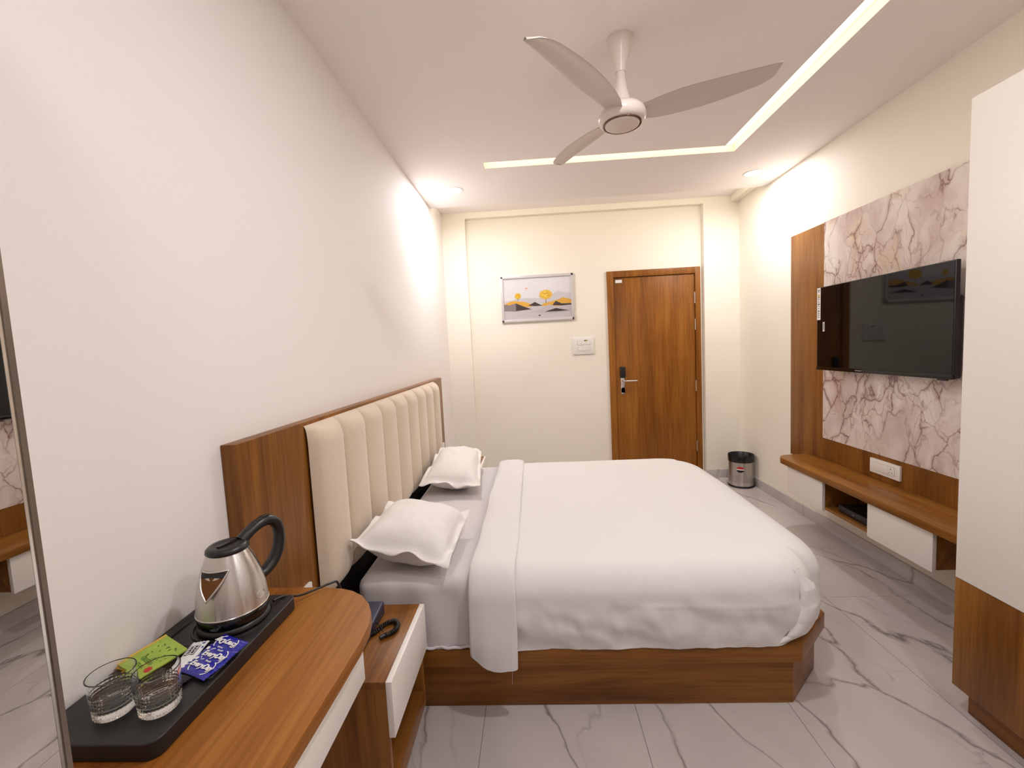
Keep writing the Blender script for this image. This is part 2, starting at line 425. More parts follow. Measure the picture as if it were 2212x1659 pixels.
c.box(0, W, YF, 0.1, HU, HU + 0.05)
o = link('ceiling', c.mesh('ceiling', weld=False), M['ceil']); o['kind'] = 'structure'
struct('trim_1', MB().box(2.79, W, YC, 0, 2.682, HU), M['cream'])
struct('baseboard_right', MB().box(W - 0.012, W, -2.81, 0, 0, 0.085), M['skirt'], bevel=0.002)
struct('baseboard_back', MB().box(RX1, W, -0.012, 0, 0, 0.085).box(0, RX0, -0.012, 0, 0, 0.085)
       .box(RX0, 1.606, RY - 0.012, RY, 0, 0.085), M['skirt'], bevel=0.002)
struct('baseboard_left', MB().box(0, 0.012, -4.0, -3.29, 0, 0.085), M['skirt'], bevel=0.002)

# ceiling LED profile and cove
led = MB().box(GX0 + 0.01, GXb - 0.012, GYa + 0.012, GYb - 0.012, H + 0.044, H + 0.0495).box(GXa + 0.012, GXb - 0.012, GY0 + 0.01, GYa + 0.012, H + 0.044, H + 0.0495)
tag(part('led_profile_light', led, M['emit_led'], None), 'L-shaped recessed warm LED strip light in the ceiling', 'strip light')
tag(part('cove_light', MB().box(0.03, 2.78, YC, YC + 0.006, 2.69, 2.715), M['emit_cove'], None),
    'warm cove strip light hidden behind the ceiling edge near the door', 'strip light')

def downlight(x, y, watts, label):
    t = thing('ceiling_downlight', label, 'ceiling light', (x, y, H), group='round ceiling downlights')
    part('trim_ring', MB().lathe([(0.058, 0.0), (0.058, -0.004), (0.070, -0.003), (0.073, 0.0)], 40, cap0=False, cap1=False), M['white_pl'], t, local=True, smooth=True)
    part('diffuser', MB().lathe([(0.0585, -0.0005), (0.0585, -0.002)], 40), M['emit_down'], t, local=True)
    ld = bpy.data.lights.new('downlight_lamp', 'AREA'); ld.shape = 'DISK'; ld.size = 0.11; ld.energy = watts; ld.color = DOWN_COL
    lo = bpy.data.objects.new('downlight_lamp', ld); COL.objects.link(lo); lo.parent = t; lo.location = (0, 0, -0.006)
    return t
downlight(0.283, -0.866, 11.5, 'round ceiling downlight nearest the headboard wall')
downlight(2.60, -0.805, 10.0, 'round ceiling downlight nearest the television wall')
downlight(0.60, -4.35, 2.4, 'round ceiling downlight over the desk side of the room')
downlight(1.98, -4.05, 7.8, 'round ceiling downlight in front of the wardrobe')
downlight(1.25, -3.25, 9.5, 'added unseen ceiling downlight between the fan and the desk')  # added out of view to brighten the bed and left wall

# ------------------------------------------------------------------ door
d = thing('door_1', 'brown laminate entrance door with steel lever handle', 'door', (2.06, RY, 0), kind='structure')
DX0, DX1, DZ = 1.606, 2.5125, 2.1
part('jamb', MB().box(DX0, DX0 + 0.062, RY - 0.022, 0.15, 0, DZ), door_wood, d, bevel=0.003)
part('jamb', MB().box(DX1 - 0.05, DX1, RY - 0.022, 0.15, 0, DZ), door_wood, d, bevel=0.003)
part('head_jamb', MB().box(DX0, DX1, RY - 0.021, 0.15, DZ - 0.062, DZ), door_wood, d, bevel=0.003)
leaf = part('leaf', MB().box(DX0 + 0.066, DX1 - 0.054, RY - 0.006, RY + 0.03, 0.008, DZ - 0.066), door_wood, d, bevel=0.002)
for hz in (0.32, 0.93, 1.54, 1.80):
    part('hinge', MB().lathe([(0.007, -0.055), (0.007, 0.055)], 12, (DX1 - 0.052, RY - 0.012, hz)), M['chrome'], leaf, smooth=True)
lk = part('lock_plate', MB().prism([(1.735 + 0.021 * math.cos(a), 0.895 + (0.03 if math.sin(a) >= 0 else 0) + 0.021 * math.sin(a)) for a in [R(k * 15) for k in range(24)]]
          , RY - 0.02, RY - 0.006, 'y'), M['chrome'], leaf, bevel=0.002)
lk2 = part('lock_plate', MB().box(1.714, 1.756, RY - 0.02, RY - 0.006, 0.89, 1.05), M['chrome'], leaf, bevel=0.003)
part('lock_cover', MB().box(1.709, 1.763, RY - 0.036, RY - 0.006, 1.04, 1.155), M['black'], leaf, bevel=0.012, seg=4)
part('lever', MB().tube([(1.735, RY - 0.02, 1.012), (1.735, RY - 0.05, 1.012), (1.75, RY - 0.058, 1.012), (1.87, RY - 0.058, 1.01)], 0.0095, 12), M['chrome'], leaf, smooth=60)
part('thumb_turn', MB().box(1.725, 1.745, RY - 0.04, RY - 0.018, 0.945, 0.957), M['chrome'], leaf, bevel=0.002)
part('door_label', MB().box(1.69, 1.755, RY - 0.0085, RY - 0.006, 1.985, 2.015), M['paper'], leaf)

# ------------------------------------------------------------------ picture
PX0, PX1, PZ0, PZ1 = 0.549, 1.277, 1.650, 2.110
pic = thing('framed_picture', 'silver-framed landscape print with golden trees on the back wall', 'picture', (0.91, RY, PZ0))
for a, b_, nm in (((PX0, PX1), (PZ1 - 0.028, PZ1), 'frame_rail'), ((PX0, PX1), (PZ0, PZ0 + 0.028), 'frame_rail'),
                  ((PX0, PX0 + 0.028), (PZ0, PZ1), 'frame_stile'), ((PX1 - 0.028, PX1), (PZ0, PZ1), 'frame_stile')):
    part(nm, MB().box(a[0], a[1], RY - 0.022, RY - 0.001, b_[0], b_[1]), M['frame_pic'], pic, bevel=0.006, seg=2)
art = part('print', MB().box(PX0 + 0.02, PX1 - 0.02, RY - 0.010, RY - 0.002, PZ0 + 0.02, PZ1 - 0.02), M['art_sky'], pic)
AX0, AX1, AZ0, AZ1 = PX0 + 0.028, PX1 - 0.028, PZ0 + 0.028, PZ1 - 0.028
def art_poly(name, pts, col, layer, rough=0.25):
    # pts in 0..1 (u right, v up from the bottom) of the visible print
    m = plain('print ' + name + str(layer), col, rough, spec=0.6)
    P = [(AX0 + u * (AX1 - AX0), AZ0 + v * (AZ1 - AZ0)) for u, v in pts]
    y = RY - 0.010 - 0.0004 * layer
    part(name, MB().prism(P, y, y + 0.0003, 'y'), m, art)
art_poly('printed_haze', [(0, 0.45), (0.3, 0.52), (0.5, 0.50), (0.7, 0.58), (0.82, 0.66), (0.93, 0.6), (1, 0.6), (1, 0.2), (0, 0.2)], srgb(204, 198, 204), 1)
art_poly('printed_haze', [(0, 0.3), (1, 0.34), (1, 0), (0, 0)], srgb(196, 188, 192), 1.4)
art_poly('printed_gold_ridge', [(0.0, 0.38), (0.10, 0.45), (0.17, 0.46), (0.22, 0.44), (0.3, 0.43), (0.38, 0.38), (0.42, 0.34), (0.42, 0.30), (0.2, 0.29), (0, 0.32)], srgb(222, 168, 66), 2)
art_poly('printed_gold_ridge', [(0.54, 0.31), (0.6, 0.37), (0.7, 0.40), (0.8, 0.44), (0.88, 0.49), (0.95, 0.46), (1, 0.43), (1, 0.3), (0.75, 0.28)], srgb(220, 166, 64), 2)
art_poly('printed_dune', [(0.0, 0.37), (0.03, 0.38), (0.07, 0.36), (0.18, 0.40), (0.27, 0.33), (0.40, 0.24), (0.17, 0.20), (0, 0.22)], srgb(136, 124, 126), 3)
art_poly('printed_dune', [(0.175, 0.40), (0.28, 0.32), (0.41, 0.235), (0.28, 0.225), (0.175, 0.215)], srgb(70, 56, 56), 4)
art_poly('printed_dune', [(0.36, 0.33), (0.46, 0.41), (0.57, 0.31), (0.45, 0.31)], srgb(62, 50, 50), 3)
art_poly('printed_dune', [(0.72, 0.31), (0.77, 0.41), (0.86, 0.34), (1.0, 0.335), (1, 0.30), (0.86, 0.29)], srgb(58, 46, 48), 4)
art_poly('printed_dune', [(0.42, 0.18), (0.55, 0.24), (0.67, 0.33), (0.8, 0.27), (1, 0.3), (1, 0.15), (0.6, 0.12)], srgb(190, 180, 186), 5)
art_poly('printed_dune', [(0.60, 0.155), (0.69, 0.2), (0.77, 0.235), (0.86, 0.2), (0.97, 0.165), (0.8, 0.155)], srgb(58, 46, 46), 6)
art_poly('printed_boat', [(0.5, 0.065), (0.53, 0.06), (0.545, 0.075), (0.53, 0.08), (0.535, 0.095), (0.515, 0.085)], srgb(40, 34, 36), 3)
art_poly('printed_sun', [(0.34 + 0.024 * math.cos(R(k * 15)), 0.735 + 0.04 * math.sin(R(k * 15))) for k in range(13)], srgb(226, 170, 150), 2)
def blob(cx, cz, rx, rz, n=40, seed=0):
    return [(cx + rx * (1 + 0.13 * math.sin(k * 2.3 + seed) + 0.08 * math.sin(k * 4.1)) * math.cos(2*math.pi*k/n),
             cz + rz * (1 + 0.13 * math.sin(k * 2.3 + seed) + 0.08 * math.cos(k * 3.7)) * math.sin(2*math.pi*k/n)) for k in range(n)]
for cx, cz, rx, rz, tz in ((0.625, 0.58, 0.095, 0.115, 0.37), (0.21, 0.575, 0.046, 0.07, 0.44)):
    art_poly('printed_trunk', [(cx - rx * 0.05, tz), (cx + rx * 0.05, tz), (cx + rx * 0.04, cz), (cx - rx * 0.04, cz)], srgb(120, 86, 60), 3)
    art_poly('printed_crown', blob(cx, cz, rx, rz), srgb(226, 180, 40), 4)
    for k in range(7):
        a = k * 2.4; art_poly('printed_crown', blob(cx + rx * 0.55 * math.cos(a) * (0.4 + 0.09 * k), cz + rz * 0.5 * math.sin(a) * (0.4 + 0.09 * k), rx * 0.24, rz * 0.16, 14, k), srgb(206, 148, 30) if k % 2 else srgb(240, 204, 70), 5 + 0.05 * k)

# ------------------------------------------------------------------ switch plates
def plate(name, label, loc, rot, w, h, rows, group=None, hole=False):
    # local frame: x across, z up, front towards -y
    t = thing(name, label, 'switch', loc, rot, group)
    part('face_plate', MB().box(-w/2, w/2, -0.012, 0, -h/2, h/2), M['white_pl'], t, local=True, bevel=0.003)
    for (x0, x1, z0, z1, sock) in rows:
        part('seam', MB().box(x0 - 0.0012, x1 + 0.0012, -0.0124, -0.004, z0 - 0.0012, z1 + 0.0012), M['seam'], t, local=True)
        xs_ = x1 - (z1 - z0) if sock else x1
        n = 2 if sock else 3
        for k in range(n):
            a = x0 + (xs_ - x0) * k / n; b2 = x0 + (xs_ - x0) * (k + 1) / n
            part('rocker', MB().box(a + 0.0003, b2 - 0.0003, -0.0145, -0.006, z0, z1), M['white_pl'], t, local=True, bevel=0.001)
        if sock:
            s_ = part('socket', MB().box(xs_ + 0.0004, x1, -0.0138, -0.006, z0, z1), M['white_pl'], t, local=True, bevel=0.001)
            cx = (xs_ + x1) / 2; cz = (z0 + z1) / 2; q = (z1 - z0)
            for dx, dz, rr in ((0, 0.24, 0.07), (-0.2, -0.2, 0.055), (0.2, -0.2, 0.055)):
                part('pin_hole', MB().lathe([(q * rr, 0), (q * rr, 0.0004)], 10), M['ink'], s_, local=True)
                ph = [o for o in s_.children][-1]
                ph.location = (cx + dx * q, -0.0139, cz + dz * q); ph.rotation_euler = (R(90), 0, 0)
    if hole:
        hb = part('key_slot', MB().prism([(0.022 + 0.018 * math.cos(R(k * 18)), 0.047 + 0.012 * math.sin(R(k * 18))) for k in range(11)], -0.0152, -0.013, 'y'), M['ink'], t, local=True)
        part('key_card', MB().box(0.02, 0.036, -0.017, -0.0151, 0.049, 0.056), M['yellow'], hb, local=True)
    return t
plate('switch_panel', 'square white switch panel on the wall beside the door', (1.356, RY, 1.382), (0, 0, 0), 0.205, 0.168,
      [(-0.062, 0.066, 0.010, 0.050, False), (-0.062, 0.066, -0.052, -0.010, True)], hole=True)

# ------------------------------------------------------------------ TV wall panel, shelf, cabinets
tp = thing('tv_wall_panel', 'walnut wall panel with white and mauve marble print behind the television', 'wall panel', (W, -1.8, 0.5))
part('wood_backing', MB().box(W - 0.018, W, -2.80, -0.869, 0.45, 2.133), wood_z, tp, bevel=0.0015)
part('marble_sheet', MB().box(W - 0.022, W - 0.017, -2.80, -1.256, 0.659, 2.135), M['marble'], tp)
wp = W - 0.018
sh = thing('wall_shelf', 'long walnut wall shelf with rounded end under the television', 'shelf', (W, -1.9, 0.47))
sx = 2.592
poly = [(W - 0.0181, -2.81), (sx, -2.81)]
poly += [(sx + 0.10 - 0.10 * math.cos(R(a)), -1.215 + 0.10 * math.sin(R(a))) for a in range(0, 91, 9)]
poly += [(W - 0.0181, -1.115)]
part('board', MB().prism(poly[::-1], 0.468, 0.508), wood_y, sh, bevel=0.002)
fxx = 2.612
def cabinet(label, y0, y1):
    t = thing('wall_cabinet', label, 'cabinet', (W, (y0 + y1) / 2, 0.27), group='white-fronted wall cabinets')
    part('body', MB().box(fxx + 0.018, wp, y0 + 0.004, y1 - 0.004, 0.282, 0.4679), wood_y, t, bevel=0.001)
    part('drawer_front', MB().box(fxx, fxx + 0.0175, y0, y1, 0.274, 0.4665), M['white_lam'], t, bevel=0.001)
    return t
cabinet('white-fronted wall cabinet under the rounded end of the shelf', -1.618, -1.245)
cabinet('white-fronted wall cabinet beside the wardrobe', -2.372, -1.985)
nc = thing('open_niche', 'dark open shelf niche between two white cabinets', 'shelf', (W, -1.8, 0.27))
part('floor_board', MB().box(fxx + 0.018, wp, -1.984, -1.619, 0.282, 0.30), wood_y, nc)
part('back_board', MB().box(wp - 0.008, wp, -1.984, -1.619, 0.3001, 0.4679), wood_y, nc)
stb = thing('set_top_box', 'black set-top box on the open niche floor', 'electronics', (2.74, -1.84, 0.3002))
part('case', MB().box(2.655, 2.83, -1.975, -1.70, 0.3002, 0.345), M['black'], stb, bevel=0.004)
part('power_light', MB().box(2.6545, 2.656, -1.83, -1.815, 0.320, 0.326), M['greyink'], stb)
plate('wall_socket', 'white socket plate on the walnut strip under the marble', (wp, -1.803, 0.588), (0, 0, R(-90)), 0.215, 0.086,
      [(-0.075, 0.072, -0.024, 0.024, True)])

tv = thing('television', 'black flat-screen television on the marble wall panel', 'television', (2.80, -1.79, 1.145))
TX0, TYa, TYb, TZ0, TZ1 = 2.768, -2.272, -1.308, 1.146, 1.693
part('back_shell', MB().box(TX0 + 0.022, TX0 + 0.05, TYa + 0.01, TYb - 0.03, TZ0 + 0.0, TZ1 - 0.16), M['black'], tv, bevel=0.008)
part('cabinet', MB().box(TX0 + 0.002, TX0 + 0.022, TYa, TYb, TZ0, TZ1), M['black'], tv, bevel=0.003)
part('screen', MB().box(TX0 + 0.0005, TX0 + 0.004, TYa + 0.006, TYb - 0.006, TZ0 + 0.02, TZ1 - 0.005), M['screen'], tv)
part('chin', MB().box(TX0 - 0.002, TX0 + 0.01, TYa, TYb, TZ0 - 0.002, TZ0 + 0.019), M['gloss_black'], tv, bevel=0.002)
part('wall_bracket', MB().box(TX0 + 0.05, W - 0.0221, -2.02, -1.56, 1.25, 1.45), M['black'], tv, bevel=0.002)
part('sensor', MB().box(TX0 + 0.0, TX0 + 0.012, TYa + 0.03, TYa + 0.08, TZ0 - 0.010, TZ0 - 0.001), M['black'], tv, bevel=0.002)
part('maker_mark', MB().box(TX0 - 0.0026, TX0 - 0.0018, -1.715, -1.665, TZ0 + 0.006, TZ0 + 0.013), M['greyink'], tv)
st = part('sticker', MB().box(TX0 - 0.0006, TX0 + 0.001, TYb - 0.037, TYb - 0.002, 1.478, 1.69), M['paper'], tv)
for k, (z, h, w_) in enumerate(((1.678, 0.004, 0.024), (1.670, 0.007, 0.014), (1.646, 0.016, 0.014), (1.629, 0.004, 0.02), (1.617, 0.004, 0.02), (1.602, 0.009, 0.008),
                               (1.586, 0.006, 0.02), (1.572, 0.003, 0.018), (1.556, 0.003, 0.014), (1.540, 0.006, 0.016), (1.526, 0.007, 0.012), (1.512, 0.004, 0.018), (1.498, 0.004, 0.014))):
    yc_ = TYb - 0.0195
    part('print_mark', MB().box(TX0 - 0.0009, TX0 - 0.0005, yc_ - w_ / 2, yc_ + w_ / 2, z - h, z), M['yellow'] if k == 2 else M['greyink'] if k % 3 else M['ink'], st)
st2 = part('sticker', MB().box(TX0 - 0.0006, TX0 + 0.001, -1.386, -1.369, 1.40, 1.462), M['paper'], tv)
part('print_mark', MB().box(TX0 - 0.0009, TX0 - 0.0005, -1.381, -1.374, 1.41, 1.455), M['greyink'], st2)

# ------------------------------------------------------------------ wardrobe
wd = thing('wardrobe', 'tall wardrobe with white upper doors and walnut lower doors', 'wardrobe', (2.58, -3.5, 0))
XW, YW, ZW = 2.30, -2.812, 0.503
part('plinth', MB().box(2.342, W - 0.001, -4.60, -2.83, 0.0005, 0.1), wood_y, wd, bevel=0.001)
part('carcass', MB().box(XW + 0.02, W - 0.001, -4.60, YW, 0.1, 2.125), M['white_lam'], wd, bevel=0.001)
for y0, y1 in ((-3.70, YW), (-4.60, -3.703)):
    part('upper_door', MB().box(XW, XW + 0.0199, y0, y1, ZW + 0.001, 2.125), M['white_lam'], wd, bevel=0.001)
    part('lower_door', MB().box(XW, XW + 0.0199, y0, y1, 0.1, ZW - 0.001), wood_z, wd, bevel=0.001)
part('side_panel', MB().box(XW + 0.02, W - 0.001, YW, YW + 0.001, 0.1, ZW), wood_z, wd)

# ------------------------------------------------------------------ mirror-fronted cabinet near the camera
mc = thing('mirror_cabinet', 'tall mirror with thin silver edge standing beside the desk', 'mirror', (0.2, -4.45, 0))
part('body', MB().box(0.001, 0.380, -5.0, -4.024, 0.0005, 2.3), M['white_lam'], mc)
part('mirror_glass', MB().box(0.3801, 0.386, -5.0, -4.0175, 0.3, 2.25), M['mirror'], mc)
part('bevel_strip', MB().prism([(0.3801, -4.0174), (0.3862, -4.0174), (0.3845, -4.0125), (0.3801, -4.0125)], 0.3, 2.25), M['chrome'], mc)
part('edge_strip', MB().box(0.3801, 0.3855, -4.0124, -4.008, 0.3, 2.25), plain('mirror edge', srgb(150, 138, 126), 0.25, metal=0.8), mc)

# ------------------------------------------------------------------ headboard
hb = thing('headboard', 'wide walnut headboard with beige channel-tufted velvet centre', 'headboard', (0.03, -1.96, 0))
HB0, HB1, HBZ = -3.273, -0.668, 1.172
part('back_panel', MB().box(0.001, 0.0452, HB0, HB1, 0.001, HBZ), wood_z, hb, bevel=0.0012)
UY0, UP = -2.937, 0.2166
UZ0, UZ1 = 0.535, 1.160
part('gap_shade_sheet', MB().box(0.0453, 0.0475, -2.90, -1.155, 0.3, 0.6), M['dark'], hb)  # dark sheet added for the black shade between headboard and mattress
def chan(u, v):
    s_ = u * 2 - 1
    z = UZ0 + (UZ1 - UZ0) * v
    g = max(0.0, 1 - abs(s_) ** 3.2) ** 0.55
    e = 1.0
    dt, db = UZ1 - z, z - UZ0
    if dt < 0.07: e = min(e, math.sqrt(max(0, 1 - (1 - dt / 0.07) ** 2)))
    if db < 0.09: e = min(e, math.sqrt(max(0, 1 - (1 - db / 0.09) ** 2)))
    return (0.0455 + 0.010 * e + 0.052 * g * e, s_ * UP / 2 * 0.998, z)
chan_me = MB().grid(chan, 18, 60).mesh('channel', smooth=75)
chan_me.materials.append(M['uph'])
for k in range(9):
    o = link('channel', chan_me, M['uph'], hb)
    o.location = (0, UY0 + UP * (k + 0.5), 0)
plate('bedside_socket', 'white socket plate on the headboard behind the kettle cord', (0.0453, -3.045, 0.575), (0, 0, R(90)), 0.11, 0.13, [(-0.04, 0.04, -0.045, 0.045, False)])
plate('bedside_socket', 'white switch plate on the headboard behind the far pillow', (0.0453, -0.815, 0.57), (0, 0, R(90)), 0.13, 0.11, [(-0.05, 0.05, -0.03, 0.03, False)])

# ------------------------------------------------------------------ bed base, mattress
bed = thing('bed', 'low walnut platform bed base with chamfered foot corners', 'bed', (1.0, -2.0, 0))
def bed_poly(o, far):
    x1, y0 = 1.945 + o, -2.778 - o
    c_ = 0.185 - 0.59 * o * 0
    k = 0.41 * o
    return [(0.13, y0), (1.760 + k, y0), (x1, -2.605 - k), (x1, far - 0.175 + k), (1.760 + k, far + o), (0.13, far + o)]
FARB = -1.20
part('plinth', MB().prism(bed_poly(0, FARB), 0.0005, 0.185), wood_x, bed, bevel=0.002)
part('platform', MB().prism(bed_poly(0.032, FARB), 0.1855, 0.253), wood_x, bed, bevel=0.004)

def rounded(x0, x1, y0, y1, z0, z1, rx, ry, rz, nx, ny, nz, head_open=False, disp=None, rp=0.0):
    s_ = MB()
    X = lambda u: x0 + (x1 - x0) * u; Y = lambda v: y0 + (y1 - y0) * v; Z = lambda w: z0 + (z1 - z0) * w
    s_.grid(lambda u, v: (X(u), Y(v), z1), nx, ny)
    s_.grid(lambda u, v: (X(u), y0, Z(v)), nx, nz); s_.grid(lambda u, v: (X(u), y1, Z(v)), nx, nz)
    s_.grid(lambda u, v: (x1, Y(u), Z(v)), ny, nz)
    if not head_open:
        s_.grid(lambda u, v: (x0, Y(u), Z(v)), ny, nz)
        s_.grid(lambda u, v: (X(u), Y(v), z0), nx, ny)
    out = []
    for (x, y, z) in s_.v:
        rxh = 0.02 if head_open else rx
        qx = min(max(x, x0 + rxh), x1 - rx); qy = min(max(y, y0 + ry), y1 - ry); qz = min(z, z1 - rz)
        ax = rx if x > qx else rxh
        d_ = Vector(((x - qx) / ax, (y - qy) / ry, (z - qz) / rz))
        l_ = d_.length
        nrm = Vector((0, 0, 1))
        if l_ > 1e-6:
            k = min(1.0, 1.0 / l_ * max(abs(d_.x), abs(d_.y), abs(d_.z)))
            d2 = d_ * k
            x, y, z = qx + d2.x * ax, qy + d2.y * ry, qz + d2.z * rz
            nrm = Vector((d2.x / ax, d2.y / ry, d2.z / rz)).normalized()
        if rp:
            for ye, sg in ((y0, 1), (y1, -1)):
                a_ = (x - (x1 - rp)) / rp; b_ = ((ye + sg * rp) - y) * sg / rp
                if a_ > 0 and b_ > 0:
                    k = max(a_, b_) / math.hypot(a_, b_)
                    x = x1 - rp + a_ * k * rp; y = ye + sg * rp - sg * b_ * k * rp
                    if nrm.z < 0.98:
                        h_ = math.sqrt(max(0, 1 - nrm.z ** 2)); l2 = math.hypot(a_, b_)
                        nrm = Vector((a_ / l2 * h_, -sg * b_ / l2 * h_, nrm.z))
        p = Vector((x, y, z))
        if disp: p += nrm * disp(p, nrm)
        out.append(tuple(p))
    s_.v = out
    return s_
def sheet_disp(p, n):
    side = max(0.0, -n.y)
    return side * 0.006 * noise.noise(Vector((p.x * 9, 0, p.z * 6))) + side * 0.003 * math.sin(p.x * 40 + 6 * noise.noise(p * 4))
mt = thing('mattress', 'thick mattress in a tucked white striped sheet', 'mattress', (1.0, -2.0, 0.2535))
part('sheeted_body', rounded(0.115, 1.86, -2.800, -1.215, 0.2560, 0.532, 0.05, 0.045, 0.04, 90, 70, 16, disp=sheet_disp, rp=0.22), M['sheet'], mt, smooth=80)
part('sheet_hem', MB().tube([(0.36 + 0.3 * k / 20, -2.806 - 0.004 * math.sin(k), 0.2630 + 0.003 * math.sin(k * 1.7)) for k in range(21)], 0.0055, 8), M['sheet'], mt, smooth=60)

# duvet
def duvet_disp(p, n):
    top = max(0.0, n.z); near = max(0.0, -n.y); foot = max(0.0, n.x); far = max(0.0, n.y)
    d_ = top * 0.004 * noise.noise(Vector((p.x * 3, p.y * 3, 1)))
    d_ += 0.010 * top * (1 - abs((p.y + 2.0) / 0.8) ** 2)
    q = Vector((p.x * 5 + p.z * 6, 3.0, p.z * 5 - p.x * 2))
    fold = noise.noise(q) + 0.5 * noise.noise(q * 2.3)
    low = min(1.0, max(0.0, (0.50 - p.z) / 0.15))
    d_ += near * low * (0.015 * fold + 0.009 * abs(noise.noise(Vector((p.x * 14, 7, p.z * 9 + p.x * 9)))))
    d_ += near * 0.0022 * math.exp(-((p.z - 0.425 + 0.008 * math.sin(p.x * 5)) / 0.005) ** 2) * max(0, min(1, (p.x - 1.0) * 4))
    d_ += near * 0.012 * math.sin(math.pi * min(1, max(0, (p.z - 0.25) / 0.3)))
    d_ += (foot + far) * low * 0.010 * fold
    d_ -= 0.030 * min(1, max(0, (0.34 - p.z) / 0.09)) * (min(foot, near) * 1.4)
    return d_
dv = thing('duvet', 'plump white duvet folded back at the pillow end', 'duvet', (1.3, -2.0, 0.254))
part('cover', rounded(0.70, 1.958, -2.818, -1.19, 0.2545, 0.558, 0.14, 0.105, 0.095, 120, 110, 34, head_open=True, disp=duvet_disp, rp=0.30), M['duvet'], dv, smooth=85)
# turned-back band, a flattened roll swept over the bed and down both sides
def band_path(t):
    # t 0..1 : near hem, up, over, down the far side
    pts = []
    zt = 0.566
    r_ = 0.10
    L = [(-2.846, 0.205), (-2.846, 0.30), (-2.838, zt - r_)]
    for k in range(1, 10):
        a = R(90 * k / 10); L.append((-2.838 + r_ * (1 - math.cos(a)), zt - r_ + r_ * math.sin(a)))
    L += [(-2.60, zt), (-2.2, zt + 0.008), (-1.8, zt + 0.008), (-1.40, zt)]
    for k in range(0, 10):
        a = R(90 * k / 10); L.append((-1.17 - r_ + r_ * math.sin(a), zt - r_ + r_ * math.cos(a)))
    L += [(-1.17, 0.35)]
    s_ = [0.0]
    for i in range(1, len(L)): s_.append(s_[-1] + math.dist(L[i], L[i-1]))
    q = t * s_[-1]
    for i in range(1, len(L)):
        if q <= s_[i] + 1e-9:
            k = (q - s_[i-1]) / (s_[i] - s_[i-1])
            tx, tz = L[i][0] - L[i-1][0], L[i][1] - L[i-1][1]
            l_ = math.hypot(tx, tz)
            return (L[i-1][0] + tx * k, L[i-1][1] + tz * k), (-tz / l_, tx / l_), q
    return L[-1], (1, 0), q
def band_pt(u, v):
    (y, z), (ny, nz), q = band_path(v)
    a = 2 * math.pi * u
    cx, cz = math.cos(a), math.sin(a)
    w_ = 0.088; th = 0.017
    xc = 0.652 - 0.012 * math.exp(-((v) / 0.2) ** 2)
    ex = math.copysign(abs(cx) ** 0.75, cx) * w_; en = math.copysign(abs(cz) ** 0.8, cz) * th
    low = max(0.0, 1 - q / 0.36)
    rise = max(0.0, -ex / w_) ** 1.2 * 0.055 * max(0.0, 1 - q / 0.12)
    wob = 0.005 * noise.noise(Vector((u * 5, q * 5, 2))) + low * 0.010 * noise.noise(Vector((ex * 22, q * 3, 5)))
    n_ = en + wob * (1 if cz > 0 else 0.3)
    x = xc + ex + 0.006 * noise.noise(Vector((q * 4, cx, 0)))
    return (x, y + ny * n_, z + nz * n_ + rise)
bmb = MB().grid(band_pt, 36, 110, wrap=True)
nb = 36
bmb.f.append(tuple(range(nb))[::-1]); bmb.f.append(tuple(range(110 * nb, 111 * nb)))
part('turned_back_band', bmb, M['duvet'], dv, smooth=80)
part('loose_thread', MB().tube([(0.709, -2.853, 0.207), (0.706, -2.854, 0.185), (0.704, -2.855, 0.150)], 0.0007, 5), M['hem'], dv)
# corner pleat wrapped round the foot corner
def pleat(u, v):
    TI = [-70, -69, -70, -73, -79, -86]; TO = [-64, -53, -46, -46, -56, -80]; ZZ = [0.525, 0.465, 0.405, 0.345, 0.292, 0.262]; RR = [0.278, 0.305, 0.309, 0.308, 0.300, 0.292]
    f = v * 5; i = min(4, int(f)); k = f - i; k = k * k * (3 - 2 * k)
    L = lambda A: A[i] + (A[i + 1] - A[i]) * k
    th = R(L(TI) + (L(TO) - L(TI)) * u)
    g = math.sin(math.pi * u ** 0.7) ** 0.8 * 0.024 * math.sin(math.pi * min(1, v * 0.85 + 0.12)) + 0.005 * noise.noise(Vector((u * 4, v * 5, 0)))
    r_ = L(RR) + g + 0.003 * (1 - abs(u * 2 - 1))
    if u > 0.98: r_ -= 0.012
    return (1.658 + r_ * math.cos(th), -2.518 + r_ * math.sin(th), L(ZZ))
part('corner_pleat', MB().grid(pleat, 14, 40), M['duvet'], dv, smooth=80)

